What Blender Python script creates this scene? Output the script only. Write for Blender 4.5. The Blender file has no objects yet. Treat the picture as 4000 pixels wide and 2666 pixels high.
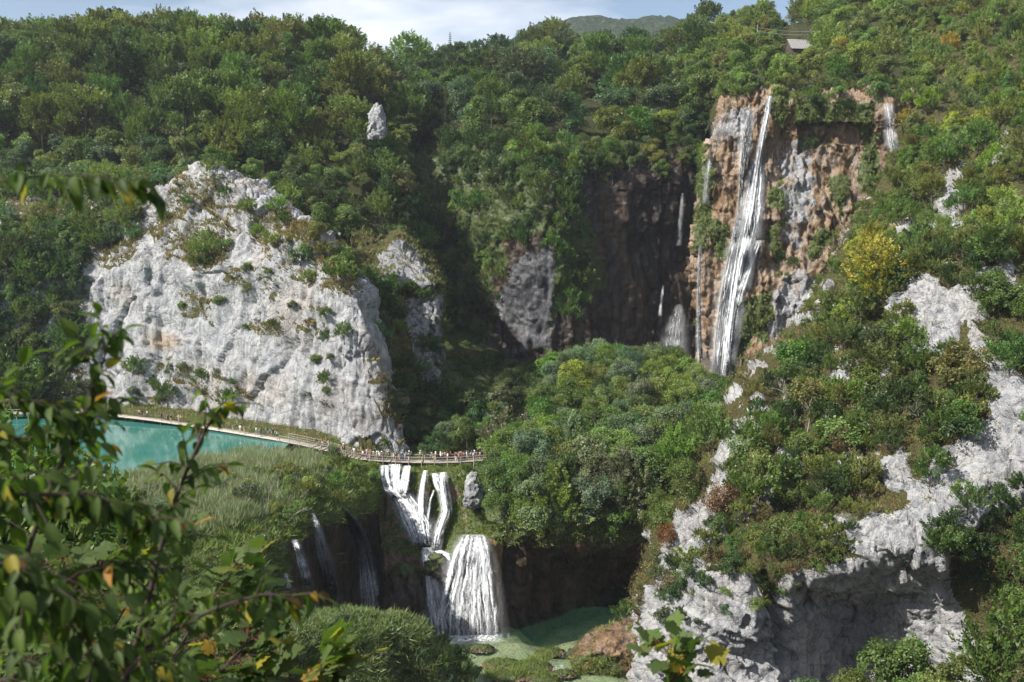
import bpy, bmesh, math, random
import numpy as np
from mathutils import Vector, Matrix, Quaternion

# ------------------------------------------------------------------ camera, sky, sun, exposure
scene = bpy.context.scene
FPX = 3888.9                                   # focal length in photo pixels (35 mm on 36 mm, 4000 px wide)
CAMZ = 42.0
PITCH = math.atan(436.0 / FPX)
cam_d = bpy.data.cameras.new('camera'); cam = bpy.data.objects.new('camera', cam_d)
scene.collection.objects.link(cam)
cam.location = (0, 0, CAMZ); cam.rotation_euler = (math.pi / 2 - PITCH, 0, 0)
cam_d.lens = 35; cam_d.sensor_width = 36; cam_d.clip_start = 0.1; cam_d.clip_end = 12000
cam_d.dof.use_dof = True; cam_d.dof.focus_distance = 190; cam_d.dof.aperture_fstop = 4.0
scene.camera = cam

SUN_TO = Vector((-0.655, -0.36, 0.665)).normalized()      # direction towards the sun
sun_d = bpy.data.lights.new('sun', 'SUN'); sun_d.energy = 5.0; sun_d.angle = math.radians(0.53)
sun_d.color = (1.0, 0.95, 0.87)
sun = bpy.data.objects.new('sun', sun_d); scene.collection.objects.link(sun)
sun.location = (-60, -30, 160)
sun.rotation_euler = SUN_TO.to_track_quat('Z', 'Y').to_euler()

w = bpy.data.worlds.new('World'); scene.world = w; w.use_nodes = True
wn = w.node_tree.nodes; wl = w.node_tree.links
bg = wn['Background']
sky = wn.new('ShaderNodeTexSky'); sky.sky_type = 'NISHITA'; sky.sun_disc = False
sky.sun_elevation = math.asin(SUN_TO.z); sky.sun_rotation = math.atan2(SUN_TO.x, SUN_TO.y)
sky.altitude = 500; sky.air_density = 1.0; sky.dust_density = 1.5
wtc = wn.new('ShaderNodeTexCoord'); wmap = wn.new('ShaderNodeMapping')
wmap.inputs['Scale'].default_value = (2.2, 2.2, 9.0)
wnz = wn.new('ShaderNodeTexNoise'); wnz.inputs['Scale'].default_value = 1.6; wnz.inputs['Detail'].default_value = 6
wcr = wn.new('ShaderNodeValToRGB'); wcr.color_ramp.elements[0].position = 0.44; wcr.color_ramp.elements[1].position = 0.66
wmx = wn.new('ShaderNodeMix'); wmx.data_type = 'RGBA'
wl.new(wtc.outputs['Generated'], wmap.inputs['Vector']); wl.new(wmap.outputs[0], wnz.inputs['Vector'])
wl.new(wnz.outputs['Fac'], wcr.inputs['Fac']); wl.new(wcr.outputs['Color'], wmx.inputs['Factor'])
wl.new(sky.outputs[0], wmx.inputs[6]); wmx.inputs[7].default_value = (8.6, 8.8, 9.3, 1)
wl.new(wmx.outputs[2], bg.inputs['Color']); bg.inputs['Strength'].default_value = 0.08

scene.view_settings.view_transform = 'Standard'; scene.view_settings.look = 'None'
scene.view_settings.exposure = 0.85; scene.view_settings.gamma = 1.0
scene.render.engine = 'CYCLES'
cy = scene.cycles
cy.max_bounces = 6; cy.diffuse_bounces = 3; cy.glossy_bounces = 2; cy.transmission_bounces = 3
cy.transparent_max_bounces = 12; cy.volume_bounces = 0
cy.use_denoising = True; cy.caustics_reflective = False; cy.caustics_refractive = False
cy.use_adaptive_sampling = True

rng = np.random.default_rng(7)
random.seed(7)

# ------------------------------------------------------------------ numeric helpers
CP, SP = math.cos(PITCH), math.sin(PITCH)
def P(px, py, Y):
    """A photo pixel and a distance along the view axis of the ground give a place in the world."""
    a = (np.asarray(px, float) - 2000) / FPX; b = (1333 - np.asarray(py, float)) / FPX
    dy = CP + b * SP; dz = -SP + b * CP; t = np.asarray(Y, float) / dy
    return np.stack([a * t, dy * t, CAMZ + dz * t], -1)
def proj(V):
    V = np.asarray(V, float); x, y, z = V[..., 0], V[..., 1], V[..., 2] - CAMZ
    d = np.maximum(y * CP - z * SP, 1e-3); u = y * SP + z * CP
    return 2000 + FPX * x / d, 1333 - FPX * u / d
def hsh(ix, iy, iz, seed):
    h = (ix.astype(np.int64) * 374761393 + iy.astype(np.int64) * 668265263 + iz.astype(np.int64) * 2147483647 + seed * 1274126177) & 0xFFFFFFFF
    h = ((h ^ (h >> 13)) * 1274126177) & 0xFFFFFFFF
    h = ((h ^ (h >> 16)) * 2246822519) & 0xFFFFFFFF
    return ((h ^ (h >> 15)) & 0xFFFFFF) / float(0xFFFFFF)
def vnoise(p, seed=0):
    i = np.floor(p); f = p - i; f = f * f * f * (f * (f * 6 - 15) + 10); i = i.astype(np.int64)
    x, y, z = i[..., 0], i[..., 1], i[..., 2]; fx, fy, fz = f[..., 0], f[..., 1], f[..., 2]
    def L(a, b, t): return a + (b - a) * t
    c = [[[hsh(x + a, y + b, z + d, seed) for d in (0, 1)] for b in (0, 1)] for a in (0, 1)]
    return L(L(L(c[0][0][0], c[1][0][0], fx), L(c[0][1][0], c[1][1][0], fx), fy),
             L(L(c[0][0][1], c[1][0][1], fx), L(c[0][1][1], c[1][1][1], fx), fy), fz)
def fbm(p, o=4, seed=0, g=0.5):
    s = 0; a = 1; n = 0
    for k in range(o):
        s = s + a * (vnoise(p, seed + k * 17) * 2 - 1); n += a; a *= g; p = p * 2.03 + 11.7
    return s / n
def ridged(p, o=3, seed=0):
    s = 0; a = 1; n = 0
    for k in range(o):
        s = s + a * (1 - np.abs(vnoise(p, seed + k * 13) * 2 - 1)); n += a; a *= 0.5; p = p * 2.1 + 5.3
    return s / n
def worley(p, seed=0):
    """distance to the nearest cell point, a random number of that cell and the offset from its point"""
    i = np.floor(p).astype(np.int64); best = np.full(p.shape[:-1], 9e9); second = best.copy()
    rid = np.zeros(p.shape[:-1]); off = np.zeros(p.shape)
    for a in (-1, 0, 1):
        for b in (-1, 0, 1):
            for c in (-1, 0, 1):
                x, y, z = i[..., 0] + a, i[..., 1] + b, i[..., 2] + c
                q = np.stack([x + hsh(x, y, z, seed), y + hsh(x, y, z, seed + 1), z + hsh(x, y, z, seed + 2)], -1)
                d = ((p - q) ** 2).sum(-1); m = d < best
                second = np.where(m, best, np.minimum(second, d))
                best = np.where(m, d, best); rid = np.where(m, hsh(x, y, z, seed + 3), rid)
                off = np.where(m[..., None], p - q, off)
    return np.sqrt(best), np.sqrt(second), rid, off
def blocks(p, scale, seed):
    """broken rock: every cell of a cracked mass stands out by its own amount on its own tilted plane"""
    q = p / np.asarray(scale)
    q = q + 0.25 * np.stack([fbm(q * 1.3 + 3.1, 2, seed + 5), fbm(q * 1.3 + 17.1, 2, seed + 6), fbm(q * 1.3 + 31.1, 2, seed + 7)], -1)
    f1, f2, rid, off = worley(q, seed)
    ang = rid * 61.7; tilt = off[..., 0] * np.cos(ang) + off[..., 1] * np.sin(ang * 1.7) + off[..., 2] * np.sin(ang)
    crack = np.clip((f2 - f1) / 0.06, 0, 1)
    return (rid - 0.5) * 0.75 + tilt * 1.25 - (1 - crack) * 0.22
def strata(V, step, seed):
    q = (V[..., 2] + 0.25 * V[..., 0] + 2.2 * fbm(V / 9, 3, seed)) / step; f = q - np.floor(q)
    return np.where(f < .82, f / .82, (1 - f) / .18) * (0.5 + vnoise(np.stack([np.floor(q), V[..., 0] / 7, V[..., 1] / 7], -1), seed + 3))
def cr_matrix(n, m):
    W = np.zeros((m, n))
    for j, t in enumerate(np.linspace(0, n - 1, m)):
        k = min(int(t), n - 2); u = t - k
        w4 = (-0.5 * u + u * u - 0.5 * u ** 3, 1 - 2.5 * u * u + 1.5 * u ** 3, 0.5 * u + 2 * u * u - 1.5 * u ** 3, -0.5 * u * u + 0.5 * u ** 3)
        for q, ww in zip((k - 1, k, k + 1, k + 2), w4):
            W[j, min(max(q, 0), n - 1)] += ww
    return W
def inpoly(x, y, poly):
    poly = np.asarray(poly, float); n = len(poly); ins = np.zeros(x.shape, bool); j = n - 1
    for i in range(n):
        xi, yi = poly[i]; xj, yj = poly[j]
        c = ((yi > y) != (yj > y)) & (x < (xj - xi) * (y - yi) / (yj - yi + 1e-9) + xi)
        ins ^= c; j = i
    return ins

# ------------------------------------------------------------------ mesh and object helpers
COL = scene.collection
def make_mesh(name, V, F, mats=(), attrs=None, smooth=False, midx=None):
    V = np.ascontiguousarray(V, np.float32).reshape(-1, 3)
    me = bpy.data.meshes.new(name)
    Fl = [np.asarray(f, np.int32) for f in (F if isinstance(F, list) else [F]) if len(f)]
    me.vertices.add(len(V)); me.vertices.foreach_set('co', V.ravel())
    sizes = np.concatenate([np.full(len(f), f.shape[1], np.int32) for f in Fl])
    loops = np.concatenate([f.ravel() for f in Fl])
    me.loops.add(len(loops)); me.polygons.add(len(sizes))
    me.loops.foreach_set('vertex_index', loops)
    me.polygons.foreach_set('loop_start', np.concatenate([[0], np.cumsum(sizes)[:-1]]).astype(np.int32))
    if smooth: me.polygons.foreach_set('use_smooth', np.ones(len(sizes), bool))
    for m in mats: me.materials.append(m)
    if midx is not None: me.polygons.foreach_set('material_index', np.asarray(midx, np.int32))
    for k, a in (attrs or {}).items():
        a = np.asarray(a, np.float32)
        if a.ndim == 1:
            t = me.attributes.new(k, 'FLOAT', 'POINT'); t.data.foreach_set('value', a)
        else:
            if a.shape[1] == 3: a = np.concatenate([a, np.ones((len(a), 1), np.float32)], 1)
            t = me.attributes.new(k, 'FLOAT_COLOR', 'POINT'); t.data.foreach_set('color', a.ravel())
    me.update(); me.validate()
    return me
def link(name, data, parent=None, label=None, cat=None, group=None, kind=None, loc=None):
    o = bpy.data.objects.new(name, data); COL.objects.link(o)
    if parent is not None: o.parent = parent
    if loc is not None: o.location = loc
    if label: o['label'] = label
    if cat: o['category'] = cat
    if group: o['group'] = group
    if kind: o['kind'] = kind
    return o
class MB:
    def __init__(s): s.V = []; s.F3 = []; s.F4 = []; s.n = 0
    def add(s, V, F):
        V = np.asarray(V, float); F = np.asarray(F, np.int64)
        (s.F3 if F.shape[1] == 3 else s.F4).append(F + s.n); s.V.append(V); s.n += len(V)
    def tube(s, pts, rad, k=6, cap=True):
        pts = np.asarray(pts, float); n = len(pts); rad = np.broadcast_to(np.asarray(rad, float), (n,))
        T = np.gradient(pts, axis=0); T /= np.linalg.norm(T, axis=1, keepdims=True) + 1e-9
        ref = np.where(np.abs(T[:, 2:3]) > 0.9, [[1., 0, 0]], [[0, 0, 1.]])
        A = np.cross(T, ref); A /= np.linalg.norm(A, axis=1, keepdims=True) + 1e-9; B = np.cross(T, A)
        th = np.arange(k) * 2 * math.pi / k
        R = pts[:, None] + rad[:, None, None] * (np.cos(th)[None, :, None] * A[:, None] + np.sin(th)[None, :, None] * B[:, None])
        i = np.arange(n - 1)[:, None] * k; j = np.arange(k)[None]; j2 = (j + 1) % k
        F = np.stack([i + j, i + j2, i + k + j2, i + k + j], -1).reshape(-1, 4)
        s.add(R.reshape(-1, 3), F)
        if cap:
            c = np.vstack([pts[-1] + T[-1] * rad[-1] * 0.4, R[-1]])
            s.add(c, [[0, 1 + a, 1 + (a + 1) % k] for a in range(k)])
            c = np.vstack([pts[0], R[0]])
            s.add(c, [[0, 1 + (a + 1) % k, 1 + a] for a in range(k)])
    def box(s, a, b, wdt, hgt, up=(0, 0, 1)):
        a = np.asarray(a, float); b = np.asarray(b, float); t = b - a; t /= np.linalg.norm(t) + 1e-9
        x = np.cross(t, up); x /= np.linalg.norm(x) + 1e-9; u = np.cross(x, t)
        c = [(-1, -1), (1, -1), (1, 1), (-1, 1)]
        V = [p + x * (wdt / 2 * i) + u * (hgt / 2 * j) for p in (a, b) for i, j in c]
        s.add(V, [[0, 1, 5, 4], [1, 2, 6, 5], [2, 3, 7, 6], [3, 0, 4, 7], [3, 2, 1, 0], [4, 5, 6, 7]])
    def mesh(s, name, mat, smooth=False, attrs=None):
        F = [f for f in (np.concatenate(s.F4) if s.F4 else np.zeros((0, 4), int), np.concatenate(s.F3) if s.F3 else np.zeros((0, 3), int)) if len(f)]
        return make_mesh(name, np.concatenate(s.V), F, [mat] if not isinstance(mat, (list, tuple)) else mat, attrs, smooth)

# ------------------------------------------------------------------ materials
class NT:
    def __init__(s, name):
        s.m = bpy.data.materials.new(name); s.m.use_nodes = True; s.t = s.m.node_tree
        s.n = s.t.nodes; s.l = s.t.links; s.b = s.n['Principled BSDF']; s.o = s.n['Material Output']
    def new(s, typ, **kw):
        q = s.n.new(typ)
        for k, v in kw.items():
            if k in q.inputs: s.put(q.inputs[k], v)
            else: setattr(q, k, v)
        return q
    def put(s, sock, v):
        if isinstance(v, bpy.types.NodeSocket): s.l.new(v, sock)
        elif isinstance(v, (tuple, list)) and len(v) == 3 and sock.type == 'RGBA': sock.default_value = (*v, 1)
        else: sock.default_value = v
    def pos(s, scale=(1, 1, 1)):
        g = s.new('ShaderNodeNewGeometry'); mp = s.new('ShaderNodeMapping'); s.l.new(g.outputs['Position'], mp.inputs['Vector'])
        mp.inputs['Scale'].default_value = scale; return mp.outputs[0]
    def noise(s, vec, scale, detail=4, rough=0.55, dist=0.0):
        q = s.new('ShaderNodeTexNoise'); s.l.new(vec, q.inputs['Vector']); q.inputs['Scale'].default_value = scale
        q.inputs['Detail'].default_value = detail; q.inputs['Roughness'].default_value = rough; q.inputs['Distortion'].default_value = dist
        return q.outputs['Fac']
    def ramp(s, fac, stops):
        q = s.new('ShaderNodeValToRGB'); s.l.new(fac, q.inputs['Fac']); e = q.color_ramp.elements
        while len(e) < len(stops): e.new(0.5)
        for k, (p_, c) in enumerate(stops):
            e[k].position = p_; e[k].color = (*c, 1) if isinstance(c, tuple) else (c, c, c, 1)
        return q.outputs['Color']
    def mix(s, fac, a, b, typ='MIX'):
        q = s.new('ShaderNodeMix', data_type='RGBA', blend_type=typ)
        s.put(q.inputs['Factor'], fac); s.put(q.inputs[6], a); s.put(q.inputs[7], b); return q.outputs[2]
    def math(s, op, a, b=0.0, clamp=False):
        q = s.new('ShaderNodeMath', operation=op, use_clamp=clamp); s.put(q.inputs[0], a); s.put(q.inputs[1], b); return q.outputs[0]
    def attr(s, name):
        q = s.new('ShaderNodeAttribute', attribute_name=name); return q
    def bump(s, h, strength, dist):
        q = s.new('ShaderNodeBump'); s.l.new(h, q.inputs['Height']); q.inputs['Strength'].default_value = strength
        q.inputs['Distance'].default_value = dist; s.l.new(q.outputs[0], s.b.inputs['Normal'])
    def done(s, color=None, rough=0.8, spec=0.3):
        if color is not None: s.put(s.b.inputs['Base Color'], color)
        s.put(s.b.inputs['Roughness'], rough); s.b.inputs['Specular IOR Level'].default_value = spec
        return s.m

def m_plain(name, col, rough=0.7, var=0.25, scale=4.0, spec=0.3):
    t = NT(name); nz = t.noise(t.pos(), scale, 4)
    c = t.mix(nz, tuple(x * (1 - var) for x in col), tuple(min(1, x * (1 + var)) for x in col))
    t.bump(nz, 0.3, 0.05); return t.done(c, rough, spec)

def m_rock(name='limestone', light=(0.50, 0.50, 0.495), mid=(0.30, 0.305, 0.32), dark=(0.09, 0.095, 0.105)):
    """pale limestone; attribute veg = soil and dry grass on ledges, stain = warm mineral streaks"""
    t = NT(name); p1 = t.pos(); pv = t.pos((1, 1, 0.22))
    big = t.noise(p1, 0.09, 4); med = t.noise(p1, 0.7, 6, 0.62); fine = t.noise(p1, 3.2, 5, 0.65); streak = t.noise(pv, 0.6, 6, 0.62, 0.4)
    c = t.ramp(med, [(0.26, dark), (0.37, mid), (0.50, light)])
    c = t.mix(t.ramp(streak, [(0.45, 0.0), (0.66, 0.7)]), c, mid); s2 = t.noise(t.pos((1, 1, 0.06)), 0.9, 4, 0.6, 0.5)
    c = t.mix(t.ramp(s2, [(0.52, 0.0), (0.64, 0.7)]), c, (0.19, 0.195, 0.215))
    c = t.mix(t.ramp(big, [(0.50, 0.0), (0.7, 0.4)]), c, (0.36, 0.37, 0.41))
    c = t.mix(t.math('MULTIPLY', t.attr('stain').outputs['Fac'], t.ramp(fine, [(0.3, 0.3), (0.6, 1.0)])), c, (0.50, 0.34, 0.20))
    sp = t.ramp(fine, [(0.30, 0.62), (0.44, 1.0)])
    c = t.mix(1.0, c, sp, 'MULTIPLY')
    soil = t.mix(t.noise(p1, 1.3, 4), (0.10, 0.075, 0.035), (0.07, 0.085, 0.025))
    vg = t.math('ADD', t.attr('veg').outputs['Fac'], t.math('MULTIPLY', t.math('SUBTRACT', fine, 0.5), 0.9))
    c = t.mix(t.ramp(vg, [(0.45, 0.0), (0.6, 1.0)]), c, soil)
    vor = t.new('ShaderNodeTexVoronoi', feature='DISTANCE_TO_EDGE'); vor.inputs['Scale'].default_value = 0.33
    wv = t.new('ShaderNodeVectorMath', operation='ADD'); t.l.new(p1, wv.inputs[0]); nz3 = t.new('ShaderNodeTexNoise'); t.l.new(p1, nz3.inputs['Vector']); nz3.inputs['Scale'].default_value = 0.8; t.l.new(nz3.outputs['Color'], wv.inputs[1]); t.l.new(wv.outputs[0], vor.inputs['Vector'])
    ck = t.ramp(vor.outputs['Distance'], [(0.0, 0.0), (0.07, 1.0)])
    c = t.mix(1.0, c, t.ramp(vor.outputs['Distance'], [(0.0, 0.62), (0.04, 1.0)]), 'MULTIPLY')
    h = t.math('ADD', t.math('MULTIPLY', fine, 0.9), t.math('ADD', t.math('MULTIPLY', t.noise(p1, 8, 3, 0.7), 0.4), t.math('MULTIPLY', med, 0.55)))
    h = t.math('ADD', h, t.math('MULTIPLY', ck, 0.18))
    t.bump(h, 1.0, 0.6)
    return t.done(c, 0.85, 0.2)

def m_tufa(name='tufa', k=1.0, gk=1.0, tn=(1, 1, 1)):
    """travertine: brown-orange, vertically streaked; attributes moss, grey, wet_shade (damp and painted shade)"""
    t = NT(name); p1 = t.pos(); pv = t.pos((1, 1, 0.12)); pv2 = t.pos((1.0, 1.0, 0.3))
    st = t.noise(pv, 0.55, 5, 0.65, 0.6); md = t.noise(pv2, 0.45, 5, 0.65, 0.5); fi = t.noise(p1, 2.4, 5, 0.68); bg_ = t.noise(p1, 0.11, 3)
    c = t.ramp(st, [(0.34, (0.025, 0.017, 0.012)), (0.45, (0.10, 0.060, 0.032)), (0.55, (0.19, 0.11, 0.052)), (0.70, (0.25, 0.19, 0.15))])
    c = t.mix(t.ramp(md, [(0.45, 0.0), (0.60, 0.85)]), c, (0.20, 0.15, 0.115)); c = t.mix(1.0, c, (k * tn[0], k * tn[1], k * tn[2]), 'MULTIPLY')
    c = t.mix(t.ramp(bg_, [(0.50, 0.0), (0.62, 0.6)]), c, (0.17, 0.10, 0.045))
    c = t.mix(1.0, c, t.ramp(fi, [(0.32, 0.30), (0.52, 1.0)]), 'MULTIPLY')
    gq = t.math('ADD', t.attr('grey').outputs['Fac'], t.math('MULTIPLY', t.math('SUBTRACT', md, 0.5), 0.8))
    gc = t.ramp(fi, [(0.34, (0.08 * gk, 0.08 * gk, 0.086 * gk)), (0.64, (0.24 * gk, 0.24 * gk, 0.245 * gk))])
    c = t.mix(t.ramp(gq, [(0.42, 0.0), (0.58, 1.0)]), c, gc)
    wet_shade = t.attr('wet_shade').outputs['Fac']
    c = t.mix(wet_shade, c, t.mix(1.0, c, (0.15, 0.15, 0.165), 'MULTIPLY'))  # darkens damp tufa and also carries painted shade of hollows and walls
    mq = t.math('ADD', t.attr('moss').outputs['Fac'], t.math('MULTIPLY', t.math('SUBTRACT', st, 0.5), 1.3))
    mc = t.mix(t.noise(p1, 1.1, 3), (0.022, 0.035, 0.009), (0.075, 0.10, 0.02))
    c = t.mix(t.ramp(mq, [(0.46, 0.0), (0.58, 1.0)]), c, mc)
    h = t.math('ADD', t.math('MULTIPLY', fi, 0.5), t.math('ADD', t.math('MULTIPLY', st, 1.2), md))
    t.bump(h, 0.8, 0.4)
    rg = t.ramp(st, [(0.3, 0.75), (0.6, 0.35)])
    return t.done(c, rg, 0.35)

def m_ground(name, a, b, c3):
    t = NT(name); p1 = t.pos(); n1 = t.noise(p1, 0.35, 5); n2 = t.noise(p1, 2.2, 5, 0.65)
    c = t.mix(t.ramp(n1, [(0.4, 0.0), (0.6, 1.0)]), a, b); c = t.mix(t.ramp(n2, [(0.5, 0.0), (0.65, 0.8)]), c, c3)
    t.bump(n2, 0.8, 0.4); return t.done(c, 0.9, 0.1)

def m_leaf(name, trans=0.36, base=None, rough=0.45, spec=0.35):
    """leaves: the object's own colour times a tint kept for each leaf"""
    t = NT(name); tint = t.attr('tint').outputs['Color']
    if base is None:
        oi = t.new('ShaderNodeObjectInfo'); src = oi.outputs['Color']
    else: src = base
    c = t.mix(1.0, src, tint, 'MULTIPLY')
    t.put(t.b.inputs['Base Color'], c); t.b.inputs['Roughness'].default_value = rough; t.b.inputs['Specular IOR Level'].default_value = spec
    tr = t.new('ShaderNodeBsdfTranslucent'); t.l.new(t.mix(1.0, c, (1.25, 1.45, 0.6), 'MULTIPLY'), tr.inputs['Color'])
    mx = t.new('ShaderNodeMixShader'); mx.inputs[0].default_value = trans
    t.l.new(t.b.outputs[0], mx.inputs[1]); t.l.new(tr.outputs[0], mx.inputs[2]); t.l.new(mx.outputs[0], t.o.inputs['Surface'])
    return t.m
def m_bark(name, a, b):
    t = NT(name); n1 = t.noise(t.pos((1, 1, 0.3)), 3.0, 5); t.bump(n1, 0.6, 0.05)
    return t.done(t.mix(n1, a, b), 0.9, 0.15)
def m_fall(name='falling_water'):
    """white water: streaks and drops with gaps; scatters like a cloud of drops, so it is shaded on one mean normal"""
    t = NT(name); sd = t.attr('strand').outputs['Fac']
    def own(sc):
        q = t.new('ShaderNodeVectorMath', operation='ADD'); cx = t.new('ShaderNodeCombineXYZ'); t.l.new(sd, cx.inputs[0]); t.l.new(sd, cx.inputs[2]); t.l.new(t.pos(sc), q.inputs[0]); t.l.new(cx.outputs[0], q.inputs[1]); return q.outputs[0]
    n1 = t.noise(own((1, 1, 0.12)), 2.0, 4, 0.65, 0.3); n2 = t.noise(own((1, 1, 0.4)), 9.0, 2, 0.75)
    f = t.math('ADD', t.math('MULTIPLY', n1, 0.5), t.math('MULTIPLY', n2, 0.5))
    al = t.math('ADD', t.math('MULTIPLY', t.math('SUBTRACT', f, 0.5), 3.6), t.math('MULTIPLY', t.math('SUBTRACT', t.attr('dens').outputs['Fac'], 0.40), 1.3), True)
    nv = t.new('ShaderNodeCombineXYZ'); nv.inputs[0].default_value = -0.55; nv.inputs[1].default_value = -0.50; nv.inputs[2].default_value = 0.67
    t.b.inputs['Base Color'].default_value = (0.80, 0.83, 0.86, 1); t.b.inputs['Roughness'].default_value = 0.6; t.l.new(nv.outputs[0], t.b.inputs['Normal'])
    tp = t.new('ShaderNodeBsdfTransparent'); m2 = t.new('ShaderNodeMixShader'); t.l.new(al, m2.inputs[0])
    t.l.new(tp.outputs[0], m2.inputs[1]); t.l.new(t.b.outputs[0], m2.inputs[2]); t.l.new(m2.outputs[0], t.o.inputs['Surface'])
    return t.m
def m_veil():
    """thin sheets of fine spray between the strands"""
    t = NT('water_veil'); n1 = t.noise(t.pos((1, 1, 0.12)), 1.3, 4, 0.6)
    al = t.math('MULTIPLY', t.ramp(n1, [(0.34, 0.25), (0.66, 1.0)]), t.attr('dens').outputs['Fac'], True)
    nv = t.new('ShaderNodeCombineXYZ'); nv.inputs[0].default_value = -0.55; nv.inputs[1].default_value = -0.50; nv.inputs[2].default_value = 0.67
    t.b.inputs['Base Color'].default_value = (0.80, 0.83, 0.86, 1); t.b.inputs['Roughness'].default_value = 0.8; t.l.new(nv.outputs[0], t.b.inputs['Normal'])
    tp = t.new('ShaderNodeBsdfTransparent'); m2 = t.new('ShaderNodeMixShader'); t.l.new(al, m2.inputs[0])
    t.l.new(tp.outputs[0], m2.inputs[1]); t.l.new(t.b.outputs[0], m2.inputs[2]); t.l.new(m2.outputs[0], t.o.inputs['Surface'])
    return t.m
def m_water(name, ca, cb, sc, clear, bump=0.05, tint=(.55, .8, .68, 1)):
    """lake water: a coloured body under a mirror-like skin, with part of the bed showing through"""
    t = NT(name); p1 = t.pos(); nz = t.noise(p1, sc, 4); c = t.mix(t.ramp(nz, [(0.35, 0.0), (0.65, 1.0)]), ca, cb)
    t.put(t.b.inputs['Base Color'], c); t.b.inputs['Roughness'].default_value = 0.03; t.b.inputs['Specular IOR Level'].default_value = 0.5
    h = t.noise(t.pos((1, 0.6, 1)), 1.6, 4, 0.6); t.bump(h, bump, 0.3)
    tp = t.new('ShaderNodeBsdfTransparent'); tp.inputs['Color'].default_value = tint
    m2 = t.new('ShaderNodeMixShader'); m2.inputs[0].default_value = clear
    t.l.new(t.b.outputs[0], m2.inputs[1]); t.l.new(tp.outputs[0], m2.inputs[2]); t.l.new(m2.outputs[0], t.o.inputs['Surface'])
    return t.m

M_ROCK = m_rock()
M_ROCK2 = m_rock('shaded_limestone', (0.36, 0.36, 0.37), (0.22, 0.23, 0.25), (0.08, 0.085, 0.095))  # darker copy of the limestone, with the flank's shade put into its colour
M_TUFA = m_tufa()
M_TUFA_DRY = m_tufa('dry_tufa', 1.38, 1.25, (0.92, 1.0, 1.06))
M_FOREST = m_ground('forest_floor', (0.030, 0.036, 0.014), (0.045, 0.050, 0.018), (0.06, 0.045, 0.02))
M_SLOPE = m_ground('scrub_floor', (0.075, 0.065, 0.028), (0.055, 0.062, 0.022), (0.11, 0.085, 0.04))
M_MEADOW = m_ground('meadow_floor', (0.06, 0.075, 0.02), (0.045, 0.06, 0.016), (0.08, 0.07, 0.03))
M_LEAF = m_leaf('leaf')
M_BLADE = m_leaf('blade', 0.2, (1.0, 1.0, 1.0))
M_BARK = m_bark('bark', (0.06, 0.05, 0.04), (0.14, 0.12, 0.10))
M_BARKP = m_bark('pale_bark', (0.16, 0.15, 0.135), (0.33, 0.31, 0.28))
M_FALL = m_fall(); M_VEIL = m_veil()
M_WOOD = m_bark('weathered_wood', (0.22, 0.19, 0.155), (0.42, 0.38, 0.33))
M_DECK = m_bark('deck_wood', (0.34, 0.30, 0.25), (0.52, 0.47, 0.40))
M_DARKWOOD = m_bark('wet_wood', (0.05, 0.04, 0.03), (0.10, 0.085, 0.07))

# ------------------------------------------------------------------ terrain
PATCH = {}
def terrain(name, grid, nu, nv, disp, mat, attrs=None, label=None, smooth=True):
    """a stretch of terrain: rows of (pixel x, pixel y, distance) control points lofted and roughened"""
    G = np.array(grid, float); C = P(G[..., 0], G[..., 1], G[..., 2])
    Wu = cr_matrix(G.shape[1], nu); Wv = cr_matrix(G.shape[0], nv)
    V = np.einsum('vr,rck,uc->vuk', Wv, C, Wu)
    N = np.cross(np.gradient(V, axis=1), np.gradient(V, axis=0)); N /= np.linalg.norm(N, axis=2, keepdims=True) + 1e-9
    tocam = np.array([0, 0, CAMZ]) - V
    if (N * tocam).sum(-1).mean() < 0: N = -N
    px, py = proj(V)
    V = V + N * disp(V, px, py, N)[..., None]
    N2 = np.cross(np.gradient(V, axis=1), np.gradient(V, axis=0)); N2 /= np.linalg.norm(N2, axis=2, keepdims=True) + 1e-9
    flip = (N2 * N).sum(-1).mean() < 0
    if flip: N2 = -N2
    px, py = proj(V)
    i = np.arange(nv - 1)[:, None] * nu; j = np.arange(nu - 1)[None]
    F = np.stack([i + j, i + j + 1, i + nu + j + 1, i + nu + j], -1).reshape(-1, 4)
    at = {k: v.ravel() for k, v in (attrs(V, px, py, N2) if attrs else {}).items()}
    if not flip: F = F[:, ::-1]
    n3 = np.cross(V[1, 0] - V[0, 0], V[0, 1] - V[0, 0])
    me = make_mesh(name, V.reshape(-1, 3), F, [mat], at, smooth)
    o = link(name, me, kind='structure')
    if label: o['label'] = label
    e1 = np.zeros_like(V); e1[:-1, :-1] = 0
    area = np.zeros(V.shape[:2])
    area[:-1, :-1] = np.linalg.norm(np.cross(V[:-1, 1:] - V[:-1, :-1], V[1:, :-1] - V[:-1, :-1]), axis=-1)
    PATCH[name] = dict(V=V.reshape(-1, 3), N=N2.reshape(-1, 3), px=px.ravel(), py=py.ravel(), area=area.ravel(), at=at, obj=o)
    return o
def warp(px, py, V, amt, sc=6.0, seed=3):
    return px + amt * fbm(V / sc, 3, seed), py + amt * fbm(V / sc + 40, 3, seed + 1)
def anyp(px, py, polys):
    m = np.zeros(px.shape, bool)
    for q in polys: m |= inpoly(px, py, q)
    return m
def up(N): return N[..., 2]

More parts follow.
